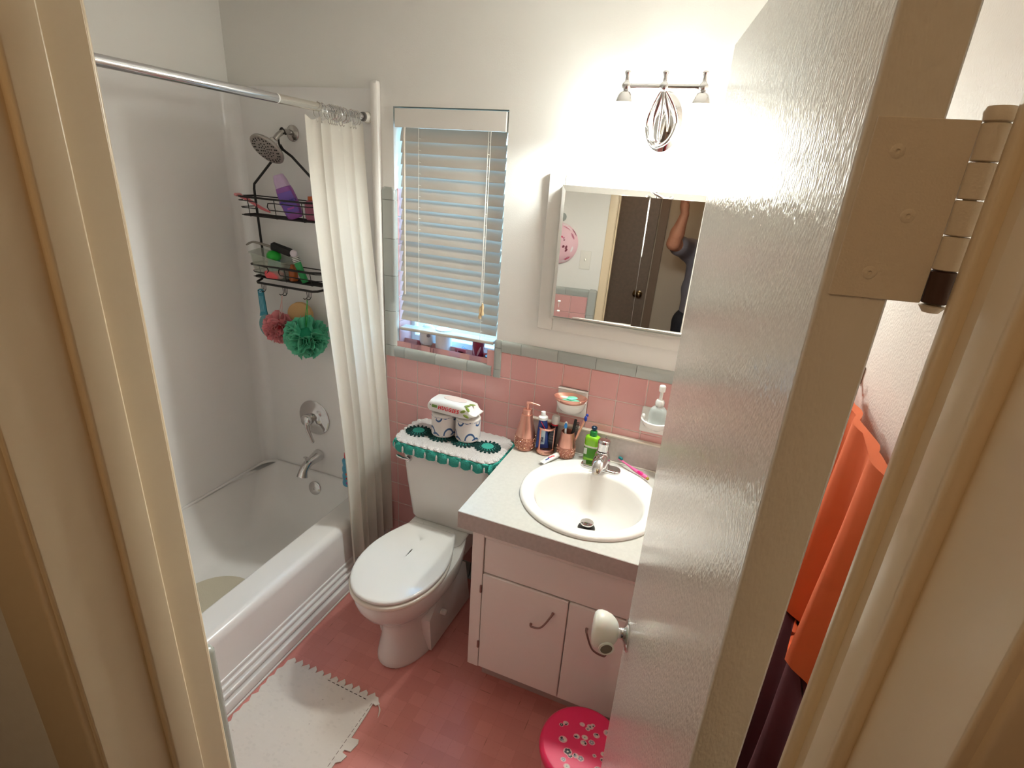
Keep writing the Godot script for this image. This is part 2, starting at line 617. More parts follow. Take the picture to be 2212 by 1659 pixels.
# ------------------------------------------------------------------ window with its blind
func window_and_blind() -> void:
	var vinyl := mt(c8(238, 238, 236), 0.4)
	var f := M.new()
	f.box(Vector3(-0.543, 1.098, -0.15), Vector3(-0.518, 2.055, -0.115), 0.003)
	f.box(Vector3(-0.104, 1.098, -0.15), Vector3(-0.07, 2.055, -0.115), 0.003)
	f.box(Vector3(-0.522, 1.098, -0.15), Vector3(-0.104, 1.14, -0.115), 0.003)
	f.box(Vector3(-0.522, 2.02, -0.15), Vector3(-0.104, 2.055, -0.115), 0.003)
	f.box(Vector3(-0.522, 1.56, -0.148), Vector3(-0.104, 1.60, -0.118), 0.003)
	var w := struct("window_1", f, vinyl)
	for y: Array in [[1.14, 1.56], [1.60, 2.02]]:
		part(w, "pane", M.new().box(Vector3(-0.522, y[0], -0.136), Vector3(-0.104, y[1], -0.132)), clear(Color(0.9, 0.97, 1.0), 0.06, 0.02))
	part(w, "sash_lock", M.new().box(Vector3(-0.335, 1.56, -0.118), Vector3(-0.29, 1.575, -0.106), 0.003), vinyl)

	var slat_mat := mt(c8(208, 199, 188), 0.45)
	var cord := mt(c8(236, 230, 218), 0.8)
	var P := Vector3(-0.305, 1.19, -0.035)
	var b := thing("window_blind", "white slatted blind half lowered over the small window above the toilet", "blind", P)
	part(b, "valance", at_origin(P).box(Vector3(-0.532, 1.984, -0.006), Vector3(-0.076, 2.049, 0.004), 0.0015).box(Vector3(-0.080, 1.984, -0.04), Vector3(-0.076, 2.049, -0.006)), mt(c8(236, 231, 224), 0.45))
	part(b, "head_rail", at_origin(P).box(Vector3(-0.53, 2.0, -0.062), Vector3(-0.082, 2.046, -0.010), 0.002), slat_mat)
	# slats: slightly crowned, room edge down
	var prof := PackedVector2Array()
	for k in 7:
		var s := -1.0 + k / 3.0
		prof.append(Vector2(s * 0.025, 0.0022 * (1 - s * s)))
	for k in 7:
		var s := 1.0 - k / 3.0
		prof.append(Vector2(s * 0.025, 0.0022 * (1 - s * s) - 0.0016))
	var sm := M.new()
	var r0 := PackedVector3Array()
	var r1 := PackedVector3Array()
	for p in prof:
		r0.append(Vector3(-0.2215, p.y, p.x))
		r1.append(Vector3(0.2215, p.y, p.x))
	var slat := sm.loft([r0, r1]).mesh(35.0)
	var n := 18
	for k in n:
		var y := 1.962 - k * 0.0418
		var o := part(b, "slat", slat, slat_mat)
		var tilt := deg_to_rad(74.0 + rng.randf_range(-0.6, 0.6) - k * 0.85)
		o.position = Vector3(-0.306 + rng.randf_range(-0.002, 0.002), y, -0.034) - P
		o.rotation = Vector3(tilt, 0, -0.012 - 0.0012 * k + 0.012)
	part(b, "bottom_rail", at_origin(P).box(Vector3(-0.53, 1.190, -0.058), Vector3(-0.086, 1.204, -0.008), 0.003), slat_mat).rotation.z = 0.018
	for x: float in [-0.437, -0.148]:
		var lad := at_origin(P)
		for z: float in [-0.011, -0.058]: lad.tube([Vector3(x, 2.0, z), Vector3(x, 1.2, z)], 0.0009, 5)
		for k in n: lad.tube([Vector3(x, 1.951 - k * 0.0418, -0.011), Vector3(x, 1.951 - k * 0.0418 - 0.006, -0.058)], 0.0006, 4)
		part(b, "ladder_cord", lad, cord)
	part(b, "tilt_wand", at_origin(P).tube([Vector3(-0.486, 1.985, 0.008), Vector3(-0.487, 1.96, 0.010), Vector3(-0.489, 1.352, 0.012)], 0.0042, 8), mt(c8(224, 212, 196), 0.3))
	for d: float in [0.0, 0.009]:
		part(b, "lift_cord", at_origin(P).tube([Vector3(-0.140 + d, 1.985, 0.006), Vector3(-0.141 + d, 1.7, 0.009), Vector3(-0.143 + d, 1.345 + d, 0.008)], 0.0011, 5), cord)
		part(b, "tassel", at_origin(P + Vector3(0.143 - d, -1.30 - d * 1.6, -0.008)).lathe([Vector2(0.0, 0.05), Vector2(0.003, 0.049), Vector2(0.006, 0.035), Vector2(0.0045, 0.022), Vector2(0.0075, 0.006), Vector2(0.006, 0.0), Vector2(0, 0)], 12), mt(c8(226, 196, 150), 0.5))

# ------------------------------------------------------------------ front wall, jambs and the open door
func doorway() -> void:
	var w := M.new()
	w.box(Vector3(-1.352, 0, 1.60), Vector3(0.205, 2.44, 1.72))
	w.box(Vector3(0.875, 0, 1.60), Vector3(2.2, 2.44, 1.72))
	w.box(Vector3(0.205, 2.085, 1.60), Vector3(0.875, 2.44, 1.72))
	var wf := struct("wall_front", w, paint)
	# mud-set tile wainscot on the inside, left of the door
	part(wf, "grout", M.new().box(Vector3(-0.56, 0, 1.564), Vector3(0.12, 1.18, 1.60)), mt(c8(226, 208, 200), 0.8))
	var full := M.new().box(Vector3(-0.0538, -0.0538, -0.003), Vector3(0.0538, 0.0538, 0.003), 0.0025).mesh(30.0)
	for j in 10:
		for i in 6:
			var o := part(wf, "tile", full, pink[(i * 3 + j) % 4])
			o.position = Vector3(0.062 - i * PITCH, 1.121 - j * PITCH, 1.5625)
	for i in 4:
		var o := part(wf, "cap_tile", cap_piece(0.151), grey[i % 3])
		o.rotation.y = PI
		o.position = Vector3(0.12 - i * 0.1524, 1.178, 1.562)
	for j in 8:
		var y := j * 0.1524
		var yt := minf(y + 0.151, 1.214 if j == 7 else 9.0)
		var ring := [rrect(0.146, 1.5735, 0.0275, 0.0265, 0.009, y), rrect(0.146, 1.5735, 0.0275, 0.0265, 0.009, yt)]
		if j == 7: ring.append_array([rrect(0.146, 1.5735, 0.0255, 0.0245, 0.009, yt + 0.006), rrect(0.146, 1.576, 0.019, 0.019, 0.009, yt + 0.012)])
		part(wf, "corner_trim", M.new().loft(ring), grey[j % 3])
	# jambs with their stops, and casings
	var enamel := mt(c8(238, 217, 184), 0.28)
	var jl := M.new()
	jl.box(Vector3(0.205, 0, 1.597), Vector3(0.2275, 2.07, 1.728), 0.002)
	jl.box(Vector3(0.224, 0, 1.635), Vector3(0.2365, 2.06, 1.667), 0.003)
	var tl := struct("trim_1", jl, enamel)
	part(tl, "casing", M.new().box(Vector3(0.140, 0, 1.72), Vector3(0.222, 2.14, 1.734), 0.004), enamel)
	part(tl, "casing", M.new().box(Vector3(0.174, 0, 1.591), Vector3(0.223, 2.14, 1.60), 0.003), enamel)
	var jr := M.new()
	jr.box(Vector3(0.853, 0, 1.597), Vector3(0.875, 2.07, 1.738), 0.002)
	jr.box(Vector3(0.844, 0, 1.635), Vector3(0.8555, 2.06, 1.667), 0.003)
	var tr := struct("trim_2", jr, enamel)
	part(tr, "casing", M.new().box(Vector3(0.857, 0, 1.72), Vector3(0.94, 2.14, 1.741), 0.004), enamel)
	part(tr, "casing", M.new().box(Vector3(0.8465, 0, 1.5845), Vector3(0.93, 2.14, 1.60), 0.004), enamel)
	var jh := M.new()
	jh.box(Vector3(0.205, 2.07, 1.597), Vector3(0.875, 2.09, 1.736), 0.002)
	jh.box(Vector3(0.2275, 2.06, 1.635), Vector3(0.853, 2.072, 1.667), 0.003)
	var th := struct("trim_3", jh, enamel)
	part(th, "casing", M.new().box(Vector3(0.140, 2.08, 1.72), Vector3(0.94, 2.16, 1.737), 0.004), enamel)

	# the door: local x from hinge edge to latch edge, z from the face we see to the back
	var ax := Vector3(-0.104, 0, -0.608).normalized()
	var d := struct("door_1", M.new().box(Vector3(0, 0.012, 0), Vector3(0.614, 2.056, 0.037), 0.0025), door_paint)
	d.transform = Transform3D(Basis(ax, Vector3.UP, ax.cross(Vector3.UP)), Vector3(0.787, 0, 1.583))
	var hp := rough_mat(c8(236, 224, 208), 0.4, 0.08, Vector3(20, 20, 20), 6.0, 0.12)
	for hy: float in [1.814, 0.22]:
		var h := Node3D.new()
		h.name = "hinge"
		d.add_child(h, true)
		h.position = Vector3(0, hy, 0)
		part(h, "leaf", M.new().box(Vector3(-0.0018, 0, 0.0045), Vector3(0.0005, 0.092, 0.0518), 0.0005), hp)
		for s: Array in [[0.012, 0.076], [0.016, 0.014], [0.026, 0.045]]:
			var sc := M.new()
			sc.x = Transform3D(Basis(Vector3(0, 0, 1), PI / 2), Vector3(-0.0016, s[1], 0.006 + s[0]))
			part(h, "screw", sc.lathe([Vector2(0, -0.0008), Vector2(0.0036, -0.0008), Vector2(0.0038, 0.0002), Vector2(0.003, 0.0008), Vector2(0.0012, 0.0009), Vector2(0.0009, -0.0002), Vector2(0, -0.0002)], 12), hp)
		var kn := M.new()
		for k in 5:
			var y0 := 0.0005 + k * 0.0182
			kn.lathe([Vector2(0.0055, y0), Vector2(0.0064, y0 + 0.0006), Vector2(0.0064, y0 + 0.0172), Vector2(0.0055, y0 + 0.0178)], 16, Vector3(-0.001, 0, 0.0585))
			part(h, "knuckle", kn, hp if k > 0 else mt(c8(74, 50, 44), 0.5), "" if k > 0 else "knuckle coloured dark for a shaded hollow")  # lowest one coloured dark for the shade in a missing knuckle's hollow
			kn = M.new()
		part(h, "pin", M.new().lathe([Vector2(0.0, -0.0045), Vector2(0.004, -0.0045), Vector2(0.0066, -0.001), Vector2(0.003, 0), Vector2(0.003, 0.0905), Vector2(0.0068, 0.092), Vector2(0.0072, 0.0955), Vector2(0.006, 0.0985), Vector2(0.0, 0.0992)], 16, Vector3(-0.001, 0, 0.0585)), hp)
	# knob in its child-proof shell
	var kb := Node3D.new()
	kb.name = "door_knob"
	d.add_child(kb, true)
	kb.position = Vector3(0.562, 0.980, 0)
	var side := Transform3D(Basis(Vector3(1, 0, 0), -PI / 2), Vector3.ZERO)      # lathe axis out of the door face
	var km := M.new(); km.x = side
	part(kb, "rose", km.lathe([Vector2(0.033, 0), Vector2(0.0335, 0.003), Vector2(0.031, 0.0055), Vector2(0.022, 0.008), Vector2(0.0125, 0.012), Vector2(0.0115, 0.020), Vector2(0.014, 0.026), Vector2(0, 0.026)], 28), chrome)
	km = M.new(); km.x = side
	var shell := mt(c8(238, 234, 224), 0.35)
	shell.subsurf_scatter_enabled = true
	shell.subsurf_scatter_strength = 0.2
	part(kb, "safety_cover", km.lathe([Vector2(0.016, 0.022), Vector2(0.024, 0.027), Vector2(0.0335, 0.038), Vector2(0.0375, 0.050), Vector2(0.0385, 0.060), Vector2(0.0365, 0.068), Vector2(0.031, 0.0735), Vector2(0.018, 0.0755), Vector2(0, 0.076)], 30), shell, "white plastic childproof cover around the knob")
	km = M.new()
	km.x = Transform3D(Basis(Vector3(0, 1, 0), 0.25) * Basis(Vector3(1, 0, 0), -0.15), Vector3(-0.002, -0.012, -0.052))
	km.x = km.x * Transform3D(Basis(Vector3(0, 0, 1), PI / 2), Vector3.ZERO)
	part(kb, "grip_ring", km.lathe([Vector2(0.016, 0.034), Vector2(0.0165, 0.0375), Vector2(0.0145, 0.0385), Vector2(0.0125, 0.0385), Vector2(0.0125, 0.034)], 22), shell)
	part(kb, "grip_hole", km_copy(km).lathe([Vector2(0.0125, 0.030), Vector2(0.0125, 0.0372), Vector2(0.0, 0.0374)], 20), mt(c8(120, 108, 92), 0.35, 0.3))
	part(d, "latch_plate", M.new().box(Vector3(0.6135, 0.938, 0.006), Vector3(0.6148, 0.998, 0.031)), mt(c8(180, 170, 150), 0.3, 0.8))

func km_copy(k: M) -> M:
	var m := M.new()
	m.x = k.x
	return m

# ------------------------------------------------------------------ bathtub, its surround, rod and curtain
func tub_area() -> void:
	# surround: one sheet wrapped round the corner with a cove, a white edge strip at its front
	var sp0 := Vector3(-1.0, 0.34, 0)
	var sheet := func(pts: PackedVector2Array, back: PackedVector2Array) -> M:
		var r0 := PackedVector3Array()
		var r1 := PackedVector3Array()
		for p in pts + back:
			r0.append(Vector3(p.x, 0.338, p.y)); r1.append(Vector3(p.x, 2.112, p.y))
		return at_origin(sp0).loft([r0, r1])
	var cove := PackedVector2Array()
	for k in 9:
		var a := PI / 2 * k / 8.0
		cove.append(Vector2(-1.285 - sin(a) * 0.06, 0.067 - cos(a) * 0.06))
	cove.append(Vector2(-1.345, 1.55))
	var s := struct("wall_panel_back", sheet.call(PackedVector2Array([Vector2(-0.634, 0.007), Vector2(-1.2852, 0.007)]), PackedVector2Array([Vector2(-1.2852, -0.0035), Vector2(-0.634, -0.0035)])), acrylic, 60.0)
	s.position = sp0
	struct("wall_panel_left", sheet.call(cove, PackedVector2Array([Vector2(-1.3515, 1.55), Vector2(-1.3515, -0.0035), Vector2(-1.285, -0.0035)])), acrylic, 60.0).position = sp0
	var tr := PackedVector2Array()
	for p: Vector2 in [Vector2(0.018, -0.003), Vector2(0.0175, 0.009), Vector2(0.013, 0.0155), Vector2(0, 0.0175), Vector2(-0.013, 0.0155), Vector2(-0.0175, 0.009), Vector2(-0.018, -0.003)]: tr.append(p)
	var rings := []
	for y: Array in [[0.0, 0.0], [2.128, 0.0], [2.136, 0.003], [2.139, 0.008]]:
		var ring := PackedVector3Array()
		for p in tr:
			var k: float = 1.0 - y[1] / 0.02
			ring.append(Vector3(-0.6165 + p.x * k + (2.138 - y[0]) * -0.003, y[0], -0.003 + (p.y + 0.003) * k))
		rings.append(ring)
	part(s, "edge_strip", at_origin(sp0).loft(rings), mt(c8(240, 236, 230), 0.2))

	# tub
	var P := Vector3(-0.985, 0, 0.77)
	var t := thing("bathtub", "white enamelled bathtub with ridged apron along the left wall", "bathtub", P)
	var b := at_origin(P)
	var rg := []
	var cz := 0.765
	var hz := 0.757
	for k: Array in [[0.0, 0.002], [0.0, 0.20], [0.0, 0.308], [0.0015, 0.319], [0.006, 0.331], [0.014, 0.340], [0.025, 0.3445], [0.033, 0.3455]]:      # front edge rolled over, the other edges against the walls
		rg.append(rrect((-1.344 - 0.618 - k[0]) / 2, cz, (1.344 - 0.618 - k[0]) / 2, hz - k[0] * 0.05, 0.012, k[1], 8))
	# from the deck into the basin: x limits, z limits, corner radius, height
	for k: Array in [[-1.340, -0.738, 0.014, 1.47, 0.06, 0.3455], [-1.338, -0.745, 0.018, 1.46, 0.07, 0.3435], [-1.334, -0.754, 0.024, 1.45, 0.08, 0.334], [-1.328, -0.764, 0.032, 1.44, 0.09, 0.315], [-1.312, -0.780, 0.052, 1.41, 0.11, 0.25], [-1.292, -0.80, 0.080, 1.36, 0.14, 0.17], [-1.265, -0.825, 0.12, 1.29, 0.16, 0.11], [-1.235, -0.85, 0.165, 1.23, 0.16, 0.075], [-1.19, -0.89, 0.24, 1.16, 0.14, 0.060]]:
		rg.append(rrect((k[0] + k[1]) / 2, (k[2] + k[3]) / 2, (k[1] - k[0]) / 2, (k[3] - k[2]) / 2, k[4], k[5], 8))
	var f := b.v.size()
	b.loft(rg, true, true, true, true)
	b.fix(f)
	part(t, "shell", b, acrylic, "", 60.0)
	part(t, "bath_floor", at_origin(P).loft([rrect(-1.02, 0.93, 0.175, 0.40, 0.17, 0.0585, 12), rrect(-1.02, 0.93, 0.175, 0.40, 0.17, 0.0612, 12), rrect(-1.02, 0.93, 0.173, 0.398, 0.17, 0.0616, 12)]), rough_mat(c8(214, 204, 182), 0.7, 0.1, Vector3(12, 12, 12), 6.0, 0.4), "worn beige nonslip bottom")
	# apron ridges, one step below the other
	for k: Array in [[0.150, 0.004, 0.016], [0.122, 0.009, 0.018], [0.090, 0.014, 0.022], [0.052, 0.019, 0.045]]:
		var y: float = k[0]
		var e: float = k[1]
		var h: float = k[2]
		var ra := PackedVector3Array()
		var rb := PackedVector3Array()
		for p: Vector2 in [Vector2(-0.01, -h), Vector2(e * 0.75, -h), Vector2(e, -h + 0.004), Vector2(e + 0.001, -0.005), Vector2(e - 0.002, -0.0015), Vector2(e - 0.006, 0), Vector2(-0.01, 0.0)]:
			ra.append(Vector3(-0.618 + p.x, y + p.y, 0.012)); rb.append(Vector3(-0.618 + p.x, y + p.y, 1.515))
		part(t, "apron_ridge", at_origin(P).loft([ra, rb]), acrylic)
	part(t, "floor_seal", at_origin(P).tube([Vector3(-0.597, 0.004, 0.03), Vector3(-0.597, 0.004, 1.515)], 0.005, 8), mt(c8(236, 230, 222), 0.4))
	var ov := M.new()
	ov.x = Transform3D(Basis(), -P) * Transform3D(Basis(Vector3(1, 0, 0), PI / 2 - 0.16), Vector3(-1.020, 0.266, 0.0465))
	part(t, "overflow_plate", ov.lathe([Vector2(0.037, 0), Vector2(0.0375, 0.003), Vector2(0.034, 0.006), Vector2(0.02, 0.0085), Vector2(0.005, 0.009), Vector2(0.004, 0.0075), Vector2(0, 0.0075)], 28), chrome)

	# shower rod
	var rd := thing("shower_rod", "chrome tension rod spanning above the bathtub", "curtain rod", Vector3(-0.65, 2.012, 0))
	var dir := Vector3(0, 0.033, 1.55).normalized()
	var rp := func(d: float) -> Vector3: return dir * d
	var rodm := mt(c8(206, 206, 208), 0.12, 1.0)
	part(rd, "inner_tube", M.new().tube([rp.call(0.018), rp.call(0.30)], 0.0108, 16), rodm)
	part(rd, "outer_tube", M.new().tube([rp.call(0.282), rp.call(0.47)], 0.0138, 20), mt(c8(214, 210, 202), 0.2, 0.9))
	part(rd, "long_tube", M.new().tube([rp.call(0.472), rp.call(1.548)], 0.0136, 20), rodm)
	part(rd, "seam_ring", M.new().tube([rp.call(0.4685), rp.call(0.4735)], 0.0143, 20), mt(c8(240, 238, 234), 0.4))
	part(rd, "end_cap", M.new().tube([rp.call(0.0085), rp.call(0.012), rp.call(0.0125), rp.call(0.034)], [0.021, 0.021, 0.0185, 0.0165], 22), mt(c8(226, 222, 212), 0.5))
	part(rd, "cap_band", M.new().tube([rp.call(0.0335), rp.call(0.040)], [0.0168, 0.0158], 22), mt(c8(120, 116, 112), 0.5))

	# twelve wire hooks bunched with the curtain
	var ringm := mt(c8(206, 202, 198), 0.18, 1.0)
	var zs := [0.075, 0.090, 0.108, 0.150, 0.168, 0.182, 0.192, 0.203, 0.214, 0.226, 0.262, 0.286]
	for k in zs.size():
		var c: Vector3 = rd.position + dir * zs[k]
		var pts := []
		for j in 19:
			var a := -PI * 0.42 + TAU * 0.92 * j / 18.0
			pts.append(Vector3(cos(a) * 0.021, sin(a) * 0.024 - 0.009, (j - 9) * 0.0005))
		pts.append_array([Vector3(-0.004, -0.041, 0.005), Vector3(0.001, -0.047, 0.007), Vector3(0.006, -0.043, 0.008)])
		var r := thing("curtain_hook", "small chrome wire hook holding the white shower curtain on its rod", "curtain hook", c, (k % 5 - 2) * 0.14, "hooks of the shower curtain")
		part(r, "wire", M.new().tube(pts, 0.0013, 6), ringm)
		part(r, "roller", M.new().ball(Vector3(0, 0.0155, 0), Vector3(0.0028, 0.0028, 0.0028), 8, 6), ringm)
		if k % 3 == 1: part(r, "roller", M.new().ball(Vector3(0.019, -0.004, 0), Vector3(0.0026, 0.0026, 0.0026), 8, 6), ringm)

	# curtain: bunched folds, hanging outside the tub
	var fabric := StandardMaterial3D.new()
	fabric.albedo_color = c8(212, 206, 196)
	fabric.roughness = 0.75
	fabric.backlight_enabled = true
	fabric.backlight = Color(0.55, 0.55, 0.5)
	fabric.normal_enabled = true
	fabric.normal_texture = noise_tex(0.06, 256, true, 2.0)
	fabric.normal_scale = 0.15
	fabric.uv1_scale = Vector3(6, 14, 1)
	var cm := at_origin(Vector3(-0.62, 0.15, 0.18))
	var rows := []
	var cols := 150
	for i in 41:
		var h := i / 40.0      # 0 at the top
		var y := lerpf(1.985, 0.155, h)
		var xm := lerpf(-0.652, -0.580, smoothstep(0.0, 0.75, h))
		var row := PackedVector3Array()
		for j in cols + 1:
			var u := float(j) / cols
			var z0 := lerpf(0.040, 0.018, h)
			var z1 := lerpf(0.338, 0.325, h) + 0.012 * sin(h * 3.0)
			var uu := u + 0.020 * sin(u * 17.0 + h * 1.5)
			var amp := lerpf(0.008, 0.013, h) * (0.8 + 0.4 * sin(u * 9.0 + 1.0))
			var ph := uu * TAU * 5.5 + 0.5 * sin(h * 2.0 + u * 4.0)
			row.append(Vector3(xm + amp * sin(ph) + 0.002 * sin(u * 31 + h * 4.0) - 0.016 * u * (1 - h), y + 0.006 * sin(ph) * (1.0 if i == 0 else 0.0), lerpf(z0, z1, u) + 0.006 * cos(ph)))
		rows.append(row)
	cm.loft(rows, false, false, false)
	one("shower_curtain", cm, fabric, "white fabric shower curtain bunched in folds beside the window wall", "curtain", "", Vector3(-0.62, 0.15, 0.18), 80.0)

# ------------------------------------------------------------------ toilet
func seat_ring(cx: float, zb: float, zf: float, w: float, y: float, grow := 0.0, wb := 0.104) -> PackedVector3Array:
	# elongated lid outline: egg-shaped front at zf, sides drawn in to a straight back edge at zb
	var zm := zb + (zf - zb) * 0.50
	var out := PackedVector3Array()
	for k in 25:
		var a := PI * k / 24.0
		out.append(Vector3(cx + (w + grow) * signf(cos(a)) * pow(absf(cos(a)), 0.94), y, zm + (zf - zm + grow) * pow(sin(a), 0.96)))
	for k in range(1, 12):
		var h := k / 12.0
		out.append(Vector3(cx - lerpf(w, wb, 1.0 - cos(h * PI / 2)) - grow, y, zm - (zm - zb + grow) * h))
	for k in range(0, 7):
		out.append(Vector3(cx + lerpf(-wb, wb, k / 6.0) * (1.0 + grow / wb), y, zb - grow))
	for k in range(1, 12):
		var h := 1.0 - k / 12.0
		out.append(Vector3(cx + lerpf(w, wb, 1.0 - cos(h * PI / 2)) + grow, y, zm - (zm - zb + grow) * h))
	return out

func toilet() -> void:
	var P := Vector3(-0.205, 0, 0.36)
	var t := thing("toilet", "white porcelain toilet with closed lid between bathtub and vanity", "toilet", P)
	var cx := -0.208
	# bowl and pedestal
	var prof := [
		[0.000, 0.118, 0.10, 0.610, 0.07], [0.012, 0.120, 0.09, 0.618, 0.07], [0.03, 0.118, 0.09, 0.613, 0.07], [0.10, 0.108, 0.095, 0.592, 0.07], [0.17, 0.108, 0.10, 0.590, 0.07], [0.215, 0.118, 0.10, 0.606, 0.072],
		[0.255, 0.140, 0.10, 0.645, 0.08], [0.295, 0.161, 0.10, 0.682, 0.085], [0.335, 0.172, 0.10, 0.705, 0.09], [0.362, 0.175, 0.105, 0.714, 0.095], [0.384, 0.176, 0.11, 0.716, 0.10], [0.392, 0.172, 0.115, 0.712, 0.10]]
	var rings := []
	for k: Array in prof: rings.append(seat_ring(cx, k[2], k[3], k[1], k[0], 0.0, k[4]))
	part(t, "bowl", at_origin(P).loft(rings), china, "", 60.0)
	# flat cut-back sides with the trapway plate and its bolt cap
	for s: float in [-1.0, 1.0]:
		var pl := at_origin(P)
		var poly := [Vector3(0.106, 0.012, 0.475), Vector3(0.112, 0.19, 0.500), Vector3(0.100, 0.285, 0.34), Vector3(0.112, 0.25, 0.19), Vector3(0.116, 0.012, 0.14)]
		var ra := PackedVector3Array()
		var rb := PackedVector3Array()
		for p: Vector3 in poly:
			ra.append(Vector3(cx + s * (p.x - 0.03), p.y, p.z)); rb.append(Vector3(cx + s * (p.x + 0.016), p.y, p.z))
		pl.loft([ra, rb])
		part(t, "side_plate", pl, china, "", 20.0)
		var bm := M.new()
		bm.x = Transform3D(Basis(Vector3(0, 0, 1), -s * PI / 2), Vector3(cx + s * 0.122, 0.155, 0.40) - P)
		part(t, "bolt_cap", bm.lathe([Vector2(0.013, 0), Vector2(0.0125, 0.022), Vector2(0.009, 0.026), Vector2(0, 0.027)], 18), china)
	part(t, "shelf", at_origin(P).loft([rrect(cx, 0.155, 0.105, 0.13, 0.04, 0.25), rrect(cx, 0.155, 0.118, 0.14, 0.04, 0.31), rrect(cx, 0.150, 0.130, 0.142, 0.04, 0.37), rrect(cx, 0.150, 0.136, 0.142, 0.04, 0.395), rrect(cx, 0.150, 0.128, 0.134, 0.04, 0.402)]), china, "", 60.0)
	# seat and lid
	part(t, "seat", at_origin(P).loft([seat_ring(cx, 0.262, 0.722, 0.174, 0.395, -0.004), seat_ring(cx, 0.262, 0.722, 0.174, 0.400), seat_ring(cx, 0.262, 0.722, 0.174, 0.410), seat_ring(cx, 0.262, 0.722, 0.174, 0.414, -0.004), seat_ring(cx, 0.262, 0.722, 0.174, 0.4155, -0.02)]), mt(c8(238, 230, 216), 0.14), "", 60.0)
	part(t, "lid", at_origin(P).loft([seat_ring(cx, 0.250, 0.716, 0.170, 0.4185, -0.008), seat_ring(cx, 0.250, 0.716, 0.170, 0.4215), seat_ring(cx, 0.250, 0.716, 0.170, 0.4285, 0.0005), seat_ring(cx, 0.250, 0.716, 0.170, 0.4325, -0.003), seat_ring(cx, 0.250, 0.716, 0.170, 0.4345, -0.010), seat_ring(cx, 0.250, 0.716, 0.170, 0.437, -0.05), seat_ring(cx, 0.250, 0.716, 0.170, 0.4385, -0.11)]), mt(c8(240, 237, 232), 0.06), "", 60.0)
	for s: float in [-1.0, 1.0]:
		part(t, "seat_hinge", at_origin(P).box(Vector3(cx + s * 0.075 - 0.02, 0.402, 0.226), Vector3(cx + s * 0.075 + 0.02, 0.425, 0.256), 0.006), mt(c8(238, 234, 228), 0.2))
	# tank, wider above
	var tk := []
	for k: Array in [[0.398, 0.148, 0.068, 0.03], [0.404, 0.158, 0.078, 0.03], [0.42, 0.166, 0.083, 0.03], [0.60, 0.190, 0.089, 0.03], [0.752, 0.204, 0.093, 0.028]]:
		tk.append(rrect(-0.190, 0.112, k[1], k[2], k[3], k[0], 6))
	part(t, "tank", at_origin(P).loft(tk), china, "", 60.0)
	part(t, "tank_lid", at_origin(P).loft([rrect(-0.190, 0.112, 0.205, 0.095, 0.03, 0.754), rrect(-0.190, 0.112, 0.216, 0.103, 0.03, 0.760), rrect(-0.190, 0.112, 0.218, 0.104, 0.03, 0.778), rrect(-0.190, 0.112, 0.212, 0.098, 0.03, 0.785)]), china, "", 60.0)
	var hn := Node3D.new()
	hn.name = "flush_handle"
	t.add_child(hn, true)
	hn.position = Vector3(-0.352, 0.706, 0.206) - P
	var hm := M.new()
	hm.x = Transform3D(Basis(Vector3(1, 0, 0), PI / 2), Vector3.ZERO)
	part(hn, "boss", hm.lathe([Vector2(0.014, -0.006), Vector2(0.014, 0.006), Vector2(0.010, 0.014), Vector2(0, 0.015)], 18), chrome)
	part(hn, "lever", M.new().tube([Vector3(0.004, 0, 0.012), Vector3(-0.018, 0.003, 0.018), Vector3(-0.04, 0.010, 0.022), Vector3(-0.05, 0.014, 0.022)], [0.007, 0.008, 0.0085, 0.004], 10, false, 0.7), chrome)

